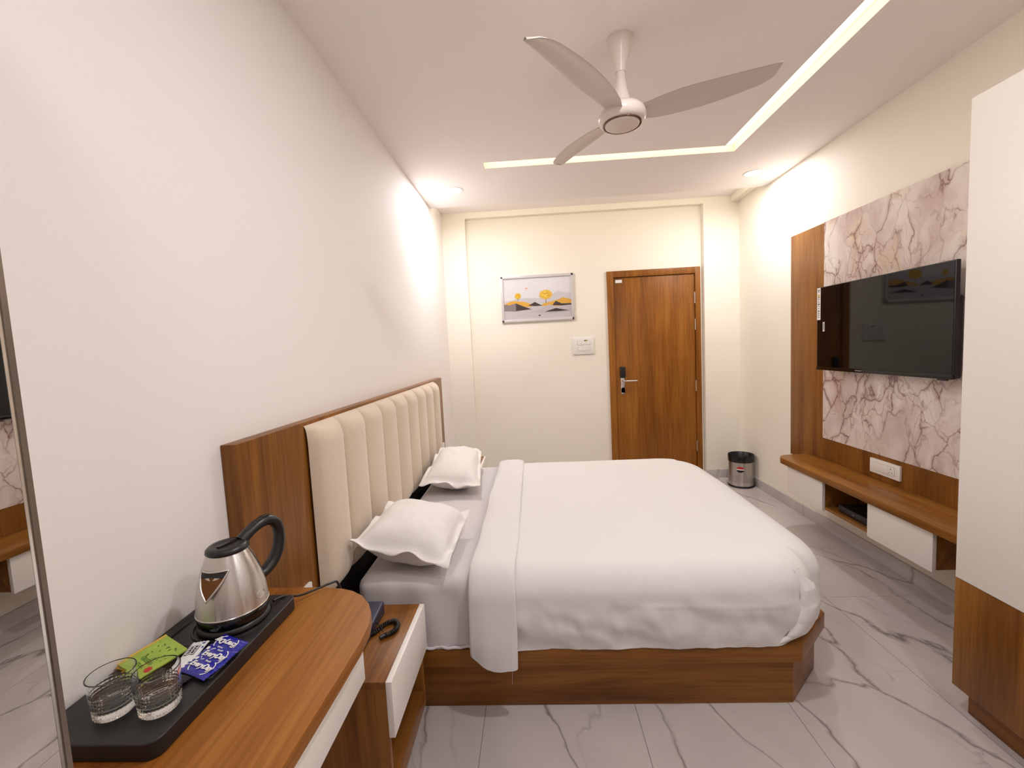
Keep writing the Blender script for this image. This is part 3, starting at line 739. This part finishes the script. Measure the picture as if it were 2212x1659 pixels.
# ------------------------------------------------------------------ pillows
def pillow(label, A, B, C, D, tb, tt, seed):
    A, B, C, D = map(Vector, (A, B, C, D))      # A head-near, B foot-near, C foot-far, D head-far
    ctr = (A + B + C + D) / 4
    t = thing('pillow', label, 'pillow', (ctr.x, ctr.y, 0.533), group='pillows with flanged white cases')
    nrm = ((B - A) + (C - D)).cross((D - A) + (C - B)).normalized()
    if nrm.z < 0: nrm = -nrm
    def P(u, v):
        a, b = (u + 1) / 2, (v + 1) / 2
        return A * (1-a) * (1-b) + B * a * (1-b) + C * a * b + D * (1-a) * b
    IN = 0.88
    def surf(sign, amp):
        def fn(a, b):
            u, v = a * 2 - 1, b * 2 - 1
            pu = 1 - 0.035 * (1 - v * v); pv = 1 - 0.035 * (1 - u * u)
            p = P(u * pu, v * pv)
            iu, iv = min(1, abs(u) / IN), min(1, abs(v) / IN)
            h = (max(0, 1 - iu ** 3.0) ** 0.58) * (max(0, 1 - iv ** 3.0) ** 0.58)
            wr = 0.010 * noise.noise(Vector((u * 2.2, v * 2.2, seed))) + 0.004 * noise.noise(Vector((u * 7, v * 5, seed + 3)))
            fl = max(0.0, max(abs(u), abs(v)) - IN) / (1 - IN)
            wave = fl * (0.012 * math.sin(5.5 * (u + v * 1.3) + seed) + 0.006 * math.sin(11 * (u - v) + seed))
            return p + nrm * (sign * (amp * h + 0.0022) + wr * h + wave)
        return fn
    s_ = MB(); n = 48
    s_.grid(surf(1, tt), n, n); s_.grid(surf(-1, tb), n, n)
    w = n + 1; o2 = w * w
    rim = [i for i in range(w)] + [j * w + n for j in range(1, w)] + [n * w + i for i in range(n - 1, -1, -1)] + [j * w for j in range(n - 1, 0, -1)]
    for k in range(len(rim)):
        a, b = rim[k], rim[(k + 1) % len(rim)]
        s_.f.append((a, b, b + o2, a + o2))
    part('case', s_, M['pillow'], t, smooth=80, weld=False)
    return t
pillow('white flanged pillow nearest the desk and kettle', (0.116, -2.825, 0.688), (0.486, -2.815, 0.590), (0.504, -2.37, 0.622), (0.150, -2.43, 0.715), 0.108, 0.085, 1.3)
pillow('white flanged pillow on the far side of the bed near the door', (0.138, -1.905, 0.630), (0.502, -1.91, 0.592), (0.435, -1.26, 0.665), (0.145, -1.33, 0.705), 0.094, 0.080, 4.1)

# ------------------------------------------------------------------ nightstands
def nightstand(label, y0, y1):
    t = thing('nightstand', label, 'nightstand', (0.2, (y0 + y1) / 2, 0.126), group='floating walnut nightstands')
    xb, xf = 0.0456, 0.392
    part('top_board', MB().box(xb, xf, y0, y1, 0.482, 0.5), wood_y, t, bevel=0.0008)
    part('side_board', MB().box(xb, xf, y0, y0 + 0.016, 0.126, 0.4815), wood_z, t, bevel=0.0008)
    part('side_board', MB().box(xb, xf, y1 - 0.016, y1, 0.126, 0.4815), wood_z, t, bevel=0.0008)
    part('bottom_board', MB().box(xb, xf, y0 + 0.0165, y1 - 0.0165, 0.126, 0.185), wood_y, t, bevel=0.0008)
    part('back_board', MB().box(xb, xb + 0.008, y0 + 0.0165, y1 - 0.0165, 0.1855, 0.4815), wood_z, t)
    dr = part('drawer_box', MB().box(xb + 0.02, xf, y0 + 0.02, y1 - 0.02, 0.36, 0.475), wood_y, t)
    part('drawer_front', MB().box(xf + 0.0005, xf + 0.0175, y0, y1, 0.338, 0.5), M['white_lam'], dr, bevel=0.0008)
    return t
nightstand('floating nightstand with white drawer and telephone beside the desk', -3.270, -2.905)
nightstand('floating nightstand with white drawer behind the far pillow', -1.15, -0.785)

# telephone
te = thing('telephone', 'dark desk telephone with coiled cord on the nightstand', 'telephone', (0.21, -3.06, 0.5005))
part('body', MB().prism([(-3.19, 0.5005), (-2.955, 0.5005), (-2.955, 0.545), (-3.19, 0.522)], 0.135, 0.285, 'x'), M['navy'], te, bevel=0.006, seg=3)
part('keypad', MB().box(0.205, 0.27, -3.15, -3.06, 0.520, 0.5345), M['tele'], te, bevel=0.002)
part('handset', MB().tube([(0.165, -3.18, 0.545), (0.165, -3.13, 0.562), (0.165, -3.02, 0.570), (0.165, -2.965, 0.560)], [0.022, 0.014, 0.014, 0.022], 14), M['tele'], te, smooth=60)
cp = [(0.262, -3.135), (0.275, -3.095), (0.292, -3.070), (0.312, -3.030), (0.332, -3.014), (0.350, -3.025), (0.357, -3.048), (0.350, -3.070), (0.330, -3.086)]
def catmull(P, n):
    out = []
    for i in range(len(P) - 1):
        p0, p1, p2, p3 = P[max(0, i-1)], P[i], P[i+1], P[min(len(P)-1, i+2)]
        for k in range(n):
            t = k / n
            out.append(tuple(0.5 * ((2*b) + (-a+c)*t + (2*a-5*b+4*c-d_)*t*t + (-a+3*b-3*c+d_)*t**3) for a, b, c, d_ in zip(p0, p1, p2, p3)))
    out.append(tuple(P[-1])); return out
base = [Vector((x, y, 0.5092)) for x, y in catmull(cp, 60)]
coil = []
for i, p in enumerate(base):
    tn = (base[min(i + 1, len(base) - 1)] - base[max(0, i - 1)]).normalized()
    sd = tn.cross(Vector((0, 0, 1))); a = i * 0.56
    coil.append(p + (sd * math.cos(a) + Vector((0, 0, 1)) * math.sin(a)) * 0.0062)
part('coiled_cord', MB().tube(coil, 0.0019, 6), M['black'], te, smooth=80)
part('cord_plug', MB().tube([(0.332, -3.084, 0.5092), (0.318, -3.098, 0.5088)], 0.0065, 10), M['black'], te, smooth=60)
part('line_cord', MB().tube(catmull([(0.27, -3.06, 0.515), (0.285, -3.045, 0.523), (0.305, -3.058, 0.524), (0.322, -3.078, 0.515)], 8), 0.0017, 6), M['black'], te, smooth=80)

# ------------------------------------------------------------------ desk
dk = thing('desk', 'wall-mounted walnut desk with rounded corner and white drawer', 'desk', (0.2, -3.65, 0.655))
ZD = 0.78
poly = [(0.001, -4.006), (0.428, -4.006), (0.430, -3.78), (0.436, -3.60), (0.438, -3.50), (0.434, -3.44), (0.422, -3.395), (0.402, -3.358), (0.372, -3.323), (0.338, -3.300), (0.305, -3.288), (0.25, -3.2785), (0.15, -3.2765), (0.001, -3.2765)]
part('top_board', MB().prism(poly, ZD - 0.030, ZD), desk_wood, dk, bevel=0.002)
bx = part('drawer_box', MB().box(0.03, 0.4035, -4.0, -3.465, 0.663, 0.7495), wood_y, dk)
part('drawer_front', MB().box(0.404, 0.4205, -4.005, -3.452, 0.657, 0.7495), M['white_lam'], bx, bevel=0.0008)

# ------------------------------------------------------------------ tray and what stands on it
ty = thing('serving_tray', 'long black serving tray with kettle on the desk', 'tray', (0.118, -3.565, ZD + 0.0003))
tx0, tx1, ty0, ty1, ztr = 0.006, 0.226, -3.772, -3.362, 0.810
def rrect(x0, x1, y0, y1, r, n=6):
    out = []
    for cx, cy, a0 in ((x1 - r, y0 + r, -90), (x1 - r, y1 - r, 0), (x0 + r, y1 - r, 90), (x0 + r, y0 + r, 180)):
        for k in range(n + 1):
            a = R(a0 + 90 * k / n); out.append((cx + r * math.cos(a), cy + r * math.sin(a)))
    return out
zb = ZD + 0.0003
part('body', MB().prism(rrect(tx0, tx1, ty0, ty1, 0.022), zb, ztr), M['tray'], ty, bevel=0.003, seg=3)
def well(x0, x1, y0, y1, z=ztr):
    # a recessed compartment: dark sunken floor framed by a raised lip
    a = rrect(x0, x1, y0, y1, 0.008, 4); b = rrect(x0 + 0.004, x1 - 0.004, y0 + 0.004, y1 - 0.004, 0.006, 4)
    n = len(a); s_ = MB()
    s_.add([(x, y, z) for x, y in a] + [(x, y, z + 0.0028) for x, y in rrect(x0 + 0.0015, x1 - 0.0015, y0 + 0.0015, y1 - 0.0015, 0.007, 4)] + [(x, y, z + 0.0002) for x, y in b],
           [(i, (i+1) % n, n + (i+1) % n, n + i) for i in range(n)] + [(n + i, n + (i+1) % n, 2*n + (i+1) % n, 2*n + i) for i in range(n)] + [tuple(range(2*n, 3*n))])
    part('compartment', s_, M['tray'], ty, smooth=50)
well(0.062, 0.216, -3.640, -3.548)
well(0.018, 0.040, -3.560, -3.420)
part('kettle_seat', MB().lathe([(0.080, 0.0), (0.079, 0.003), (0.075, 0.003), (0.074, 0.0005)], 48, (0.135, -3.462, ztr), cap0=False, cap1=False), M['tray'], ty, smooth=50)

# kettle, axis at kx, ky; local frame with spout towards local -x
kx, ky = 0.137, -3.462
ke = thing('electric_kettle', 'brushed steel electric kettle with black lid and handle', 'kettle', (kx, ky, ztr + 0.0005), (0, 0, R(68)))
part('power_base', MB().lathe([(0.066, 0.0), (0.071, 0.004), (0.071, 0.010), (0.064, 0.016)], 48), M['black'], ke, local=True, smooth=50)
part('foot_ring', MB().lathe([(0.064, 0.0165), (0.069, 0.018), (0.0695, 0.034), (0.0685, 0.036)], 48), M['gloss_black'], ke, local=True, smooth=50)
prof = [(0.0692, 0.0365), (0.0700, 0.039), (0.0695, 0.042)]
for k in range(0, 17):
    t_ = k / 16
    prof.append((0.0692 - 0.0055 * t_ - 0.0235 * t_ ** 2.1, 0.045 + 0.117 * t_))
prof += [(0.0395, 0.1635), (0.0385, 0.165)]
part('steel_body', MB().lathe(prof, 72), M['steel'], ke, local=True, smooth=50)
part('base_rim', MB().lathe([(0.0694, 0.0368), (0.0712, 0.0385), (0.0694, 0.0405)], 64, cap0=False, cap1=False), M['chrome'], ke, local=True, smooth=50)
lid = part('lid', MB().lathe([(0.0405, 0.1635), (0.0425, 0.166), (0.0415, 0.172), (0.036, 0.177), (0.028, 0.1775), (0.024, 0.1765), (0.0005, 0.1765)], 48, cap0=False), M['black'], ke, local=True, smooth=50)
part('lid_grip', MB().box(-0.021, 0.021, -0.004, 0.004, 0.1755, 0.1795), M['gloss_black'], lid, local=True, bevel=0.0015)
# handle on local +x
hp = catmull([(0.032, 0, 0.171), (0.055, 0, 0.186), (0.085, 0, 0.195), (0.110, 0, 0.189), (0.124, 0, 0.166), (0.123, 0, 0.128), (0.108, 0, 0.096), (0.085, 0, 0.078), (0.068, 0, 0.072)], 7)
part('handle', MB().tube(hp, [0.0155] * len(hp), 14, flat=0.8), M['black'], ke, local=True, smooth=60)
part('lid_button', MB().box(0.082, 0.100, -0.007, 0.007, 0.203, 0.2085), M['black'], ke, local=True, bevel=0.002)
# triangular spout opening facing local -y/-x side (towards the room)
def on_body(ang, z, off=0.0):
    t_ = (z - 0.045) / 0.117
    r_ = 0.0692 - 0.0055 * t_ - 0.0235 * t_ ** 2.1 + off
    return Vector((r_ * math.cos(ang), r_ * math.sin(ang), z))
SA = R(-158)
tri = [(-36, 0.138), (36, 0.138), (0, 0.086)]
def tri_curve(off, shrink=1.0):
    out = []; cz = 0.122
    for i in range(3):
        a0, z0 = tri[i]; a1, z1 = tri[(i + 1) % 3]
        for k in range(12):
            t_ = k / 12
            an = (a0 + (a1 - a0) * t_) * shrink; z = cz + ((z0 + (z1 - z0) * t_) - cz) * shrink
            bulge = 0.010 * max(0, 1 - abs(an) / 38) * max(0, min(1, (0.140 - z) / 0.03))
            out.append(on_body(SA + R(an), z, off + bulge))
    return out
part('spout_rim', MB().tube(tri_curve(0.0012), 0.0022, 8, closed=True), M['steel'], ke, local=True, smooth=70)
ti = tri_curve(0.0008, 0.93)
cen = sum(ti, Vector()) / len(ti)
s_ = MB(); s_.add([tuple(p) for p in ti] + [tuple(cen)], [(i, (i + 1) % len(ti), len(ti)) for i in range(len(ti))])
part('spout_opening', s_, plain('spout wood reflection', srgb(112, 76, 44), 0.12, metal=0.9), ke, local=True, smooth=80)  # brown of the reflected wood is put into the steel's colour
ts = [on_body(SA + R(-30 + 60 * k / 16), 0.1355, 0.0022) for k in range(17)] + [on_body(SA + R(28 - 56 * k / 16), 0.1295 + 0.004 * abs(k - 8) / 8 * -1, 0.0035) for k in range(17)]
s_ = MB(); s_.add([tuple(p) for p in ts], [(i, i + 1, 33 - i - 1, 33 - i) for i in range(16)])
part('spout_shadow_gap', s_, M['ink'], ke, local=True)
ring = [on_body(SA + R(88) + R(11 * math.cos(R(k * 15))), 0.062 + 0.008 * math.sin(R(k * 15)), 0.0004) for k in range(24)]
part('embossed_oval', MB().tube(ring, 0.0006, 6, closed=True), M['steel'], ke, local=True, smooth=70)
# power cord runs over the desk end
kc = catmull([(0.190, -3.402, 0.8175), (0.199, -3.375, 0.812), (0.222, -3.343, 0.796), (0.252, -3.303, 0.792), (0.272, -3.283, 0.7925), (0.283, -3.268, 0.786), (0.275, -3.262, 0.74), (0.15, -3.255, 0.63), (0.075, -3.20, 0.60), (0.064, -3.07, 0.585)], 8)
part('power_cord', MB().tube(kc, 0.003, 8), M['black'], ke, smooth=80)

# glasses
def glass_mesh():
    n = 96; prof_o = []; s_ = MB()
    hgt, r0, r1 = 0.070, 0.0285, 0.0335
    def outer(u, v):
        a = 2 * math.pi * u; z = hgt * v
        r_ = r0 + (r1 - r0) * v
        if z < 0.004: r_ -= 0.003 * (1 - z / 0.004)
        if 0.008 < z < 0.046:
            e = min(1, (z - 0.008) / 0.004, (0.046 - z) / 0.004)
            p = math.sin(a * 16 + z * 520) * math.sin(a * 16 - z * 520)
            r_ += 0.0017 * e * p - 0.0006 * e
        if z <= 0.008: r_ += 0.0008 * math.cos(a * 24) * min(1, z / 0.004)
        return (r_ * math.cos(a), r_ * math.sin(a), z)
    s_.grid(outer, n, 42, wrap=True)
    s_.f.append(tuple(range(n))[::-1])
    o1 = 42 * n; off = len(s_.v)
    inner = [(r1 - 0.0006, hgt + 0.0006), (r1 - 0.0018, hgt), (r1 - 0.0024, 0.055), (r0 - 0.0005, 0.022), (r0 - 0.004, 0.0155), (0.012, 0.0135), (0.0004, 0.013)]
    for r_, z in inner:
        for k in range(n): s_.v.append((r_ * math.cos(2*math.pi*k/n), r_ * math.sin(2*math.pi*k/n), z))
    for k in range(n):
        k2 = (k + 1) % n
        s_.f.append((o1 + k, o1 + k2, off + k2, off + k))
    for i in range(len(inner) - 1):
        for k in range(n):
            k2 = (k + 1) % n
            s_.f.append((off + i*n + k, off + i*n + k2, off + (i+1)*n + k2, off + (i+1)*n + k))
    s_.f.append(tuple(off + (len(inner) - 1) * n + k for k in range(n)))
    return s_.mesh('tumbler', smooth=60)
gm = glass_mesh(); gm.materials.append(M['glass'])
g1 = link('drinking_glass', gm, M['glass']); g1.location = (0.101, -3.708, ztr + 0.0004)
tag(g1, 'cut-glass tumbler next to the mirror, without a red label', 'glass', 'cut-glass tumblers on the tray')
g2t = thing('drinking_glass', 'cut-glass tumbler with small red label in front of the tea packets', 'glass', (0.176, -3.703, ztr + 0.0004), group='cut-glass tumblers on the tray')
link('tumbler', gm, M['glass'], g2t, local=True)
def lab(u, v):
    a = R(8 + 17 * u); z = 0.0545 + 0.009 * v + 0.004 * u
    r_ = 0.0285 + 0.005 * z / 0.07 + 0.0004
    return (r_ * math.cos(a), r_ * math.sin(a), z)
part('red_label', MB().grid(lab, 8, 3), M['red'], g2t, local=True)
def lab2(u, v):
    a = R(10.5 + 12 * u); z = 0.0575 + 0.0035 * v + 0.004 * u
    r_ = 0.0285 + 0.005 * z / 0.07 + 0.0007
    return (r_ * math.cos(a), r_ * math.sin(a), z)
part('label_strip', MB().grid(lab2, 8, 2), M['paper'], g2t, local=True)

# sachets: local x = length, y = width, z up
def sachet(name, label, cat, loc, rot, L, Wd, th, m, group=None, crimp=True):
    t = thing(name, label, cat, loc, rot, group)
    def top(sg):
        def fn(a, b):
            u, v = a * 2 - 1, b * 2 - 1
            h = max(0, 1 - abs(u) ** 3) ** 0.6 * max(0, 1 - abs(v) ** 2.4) ** 0.6
            cr = 0.0009 * math.cos(v * 40) if (crimp and abs(u) > 0.86) else 0
            wr = 0.0012 * noise.noise(Vector((u * 3, v * 3, loc[0] * 90)))
            pinch = 1 - 0.05 * (1 - u * u)
            return (u * L / 2, v * Wd / 2 * pinch, th / 2 + sg * (h * th / 2 + 0.0002) + cr + wr * h)
        return fn
    s_ = MB(); s_.grid(top(1), 30, 18); s_.grid(top(-1), 30, 18)
    part('packet', s_, m, t, local=True, smooth=60)
    return t
def onto(x, y, z, rz=0): return Matrix.Translation((x, y, z)) @ Matrix.Rotation(rz, 4, 'Z')
zt0 = ztr + 0.0035
BL = 'blue milk powder sachets'
def blue(label, x, y, z, rz, tilt):
    t = sachet('creamer_sachet', label, 'sachet', (x, y, z), (tilt[0], tilt[1], rz), 0.076, 0.041, 0.009, M['blue'], BL)
    lettering('EveryDay', 0.0150, M['paper'], t, onto(0.004, -0.0015, 0.0106), shear=0.2, bold=0.0005)
    lettering('Nestlé', 0.0055, M['paper'], t, onto(0.004, 0.0105, 0.0098))
    for cx_, a0_, a1_ in ((-0.010, 100, 250), (0.017, -80, 80)):
        arc = [(cx_ + 0.0135 * math.cos(R(a)), -0.001 + 0.0145 * math.sin(R(a)), 0.0088 - 0.0008 * abs(math.sin(R(a)))) for a in range(a0_, a1_ + 1, 10)]
        part('swirl', MB().tube(arc, 0.0011, 6, flat=0.3), M['paper'], t, local=True)
    part('veg_mark', MB().box(-0.033, -0.027, 0.008, 0.014, 0.0075, 0.0082), M['paper'], t, local=True)
    return t
blue('blue milk powder sachet lying nearest the front of the tray', 0.184, -3.620, zt0 + 0.001, R(-20), (R(4), 0))
blue('blue milk powder sachet in the middle of the three', 0.190, -3.594, zt0 + 0.003, R(-17), (R(10), 0))
blue('blue milk powder sachet nearest the kettle, printed upside down', 0.196, -3.566, zt0 + 0.005, R(158), (R(-10), 0))
sg = sachet('sugar_sachet', 'white sugar sachet between the green packet and blue sachets', 'sachet', (0.134, -3.586, zt0), (0, 0, R(103)), 0.082, 0.032, 0.009, M['sugar'])
part('print_box', MB().box(-0.006, 0.022, -0.009, 0.009, 0.0093, 0.0099), M['ink'], sg, local=True)
part('print_field', MB().box(-0.005, 0.021, -0.008, 0.008, 0.0098, 0.0101), M['sugar'], sg, local=True)
lettering('WHITE', 0.0072, M['ink'], sg, onto(0.008, 0.0038, 0.0104, R(180)), bold=0.0002)
lettering('SUGAR', 0.0072, M['ink'], sg, onto(0.008, -0.0038, 0.0104, R(180)), bold=0.0002)
for x, y in ((-0.028, 0.006), (-0.026, -0.009), (0.031, -0.010), (0.018, -0.0125)):
    part('print_dot', MB().lathe([(0.0028, 0), (0.0028, 0.0003)], 10, (x, y, 0.0072)), M['bluedot'], sg, local=True)
# tea envelopes
def envelope(name, label, loc, rot, L, Wd, m, edge):
    t = thing(name, label, 'tea packet', loc, rot, 'tea envelopes on the tray')
    part('packet', MB().box(-L/2, L/2, -Wd/2, Wd/2, 0, 0.004), m, t, local=True, bevel=0.0012)
    part('side_band', MB().box(-L/2 - 0.0003, -L/2 + 0.006, -Wd/2 - 0.0002, Wd/2 + 0.0002, -0.0001, 0.0043), edge, t, local=True)
    return t
e2 = envelope('tea_packet', 'yellow-edged tea packet underneath the green one', (0.054, -3.588, ztr + 0.003), (R(4), 0, R(-22)), 0.078, 0.078, M['yellow'], M['yellow'])
e1 = envelope('tea_packet', 'green tea packet with leaf print behind the tumblers', (0.064, -3.592, ztr + 0.0095), (R(6), R(3), R(-26)), 0.086, 0.080, M['green'], M['yellow'])
random.seed(3)
for k in range(22):
    x = random.uniform(-0.034, 0.034); y = random.uniform(-0.004, 0.030); a = random.uniform(0, 6.28); l_ = random.uniform(0.004, 0.0085)
    P = [(x + l_ * c1 * math.cos(a) - l_ * w1 * math.sin(a), y + l_ * c1 * math.sin(a) + l_ * w1 * math.cos(a)) for c1, w1 in ((0, 0), (0.5, 0.22), (1, 0), (0.5, -0.22))]
    part('leaf_print', MB().prism(P, 0.0041, 0.0044), M['leaf'], e1, local=True)
part('berry_print', MB().prism(blob(0.030, -0.022, 0.008, 0.007, 20, 2), 0.0041, 0.0045), M['red'], e1, local=True)
lettering('GREEN', 0.011, M['leaf'], e1, onto(0.002, -0.012, 0.0044), bold=0.0002)
lettering('TEA', 0.011, M['leaf'], e1, onto(0.002, -0.025, 0.0044), bold=0.0002)
cf = sachet('coffee_sachet', 'black coffee sachet partly under the blue sachets', 'sachet', (0.138, -3.643, ztr + 0.0035), (0, 0, R(-18)), 0.085, 0.030, 0.006, M['ink'])
lettering('osabi', 0.0135, M['paper'], cf, onto(0.006, -0.001, 0.0072), bold=0.0002)
part('gold_mark', MB().box(0.020, 0.030, -0.010, -0.0085, 0.0052, 0.0056), M['yellow'], cf, local=True)

# ------------------------------------------------------------------ waste bin
bx_, by_ = 2.748, -0.262
bn = thing('waste_bin', 'perforated steel waste bin with black liner by the skirting', 'bin', (bx_, by_, 0.0005))
part('base_ring', MB().lathe([(0.112, 0.0), (0.114, 0.004), (0.114, 0.012), (0.109, 0.018)], 48), M['black'], bn, local=True, smooth=50)
part('lower_band', MB().lathe([(0.1085, 0.018), (0.1085, 0.052)], 48, cap0=False, cap1=False), M['bin_steel'], bn, local=True, smooth=50)
s_ = MB().lathe([(0.1085, 0.052), (0.1085, 0.262)], 64, cap0=False, cap1=False)
pw = part('perforated_wall', s_, M['bin_perf'], bn, local=True, smooth=50)
uvl = pw.data.uv_layers.new(name='UVMap')
for lp in pw.data.loops:
    co = pw.data.vertices[lp.vertex_index].co
    uvl.data[lp.index].uv = ((math.atan2(co.y, co.x) % (2 * math.pi)) / (2 * math.pi) * 90, co.z * 130)
part('liner', MB().lathe([(0.104, 0.150), (0.1075, 0.295), (0.1105, 0.298), (0.1125, 0.292), (0.1115, 0.240), (0.110, 0.236)], 48, cap0=True, cap1=False), M['liner'], bn, local=True, smooth=50)
def stk(z0, z1, col, r_):
    def fn(u, v):
        z = z0 + (z1 - z0) * v; c_ = 0.175
        hw = 0.36 * math.sqrt(max(0.02, 1 - ((z - c_) / 0.028) ** 2))
        a = R(-118) + hw * (u * 2 - 1) * 0.85
        return (r_ * math.cos(a), r_ * math.sin(a), z)
    return part('sticker', MB().grid(fn, 10, 6), col, bn, local=True)
stk(0.180, 0.203, M['red'], 0.1092); stk(0.170, 0.180, M['paper'], 0.1093); stk(0.147, 0.170, M['ink'], 0.1092)

# ------------------------------------------------------------------ ceiling fan
fx, fy, fz = 1.256, -2.43, 2.304
fn_ = thing('ceiling_fan', 'white three-blade ceiling fan above the bed', 'fan', (fx, fy, fz))
part('canopy', MB().lathe([(0.052, H - fz - 0.0002), (0.052, H - fz - 0.012), (0.044, H - fz - 0.05), (0.028, H - fz - 0.10), (0.021, H - fz - 0.135)], 40), M['fan'], fn_, local=True, smooth=60)
part('downrod', MB().lathe([(0.018, 0.10), (0.018, H - fz - 0.13)], 24), M['fan'], fn_, local=True, smooth=60)
part('lower_canopy', MB().lathe([(0.0195, 0.178), (0.024, 0.15), (0.034, 0.105), (0.048, 0.072), (0.055, 0.068)], 40), M['fan'], fn_, local=True, smooth=60)
part('motor_housing', MB().lathe([(0.050, 0.075), (0.078, 0.068), (0.097, 0.048), (0.100, 0.030), (0.094, 0.012), (0.080, 0.004)], 56), M['fan'], fn_, local=True, smooth=60)
part('cap_ring', MB().lathe([(0.080, 0.0045), (0.079, -0.001), (0.074, -0.0015), (0.0725, 0.003)], 56, cap0=False, cap1=False), plain('fan ring', srgb(120, 92, 80), 0.2, metal=0.7), fn_, local=True, smooth=60)
part('cap', MB().lathe([(0.0725, 0.0035), (0.070, -0.002), (0.062, -0.004), (0.0005, -0.0035)], 56, cap0=False), M['fan'], fn_, local=True, smooth=60)
def blade(ang, Rr):
    def prof_(s_):   # s 0..1 root to tip: leading / trailing offsets, pitch, z
        trail = -(0.036 + 0.022 * min(1, s_ * 3))
        lead = 0.050 + 0.030 * math.sin(math.pi * min(1, s_ * 1.1)) - 0.02 * s_
        if s_ < 0.12: lead -= 0.012 * (1 - s_ / 0.12)
        if s_ > 0.86:
            k = (s_ - 0.86) / 0.14; lead = lead + (trail + 0.012 - lead) * (1 - math.sqrt(max(0, 1 - k * k)))
        return lead, trail
    mb_ = MB()
    def sf(sg):
        def fn(u, v):
            s_ = u; l_, t_ = prof_(s_)
            r_ = 0.075 + (Rr - 0.075) * s_
            w_ = t_ + (l_ - t_) * v
            pt = -R(15 - 6 * s_)
            z = 0.036 + 0.03 * (1 - math.exp(-s_ * 3)) * 0.6 + w_ * math.sin(pt) + sg * (0.0035 if 0 < v < 1 else 0.0005) + 0.006 * math.sin(math.pi * v)
            return (r_, w_ * math.cos(pt), z)
        return fn
    mb_.grid(sf(1), 36, 10); mb_.grid(sf(-1), 36, 10)
    o = part('blade', mb_, M['blade'], fn_, local=True, smooth=70)
    o.rotation_euler = (0, 0, R(ang))
for a, r_ in ((234, 0.61), (341, 0.575), (118, 0.56)): blade(a, r_)
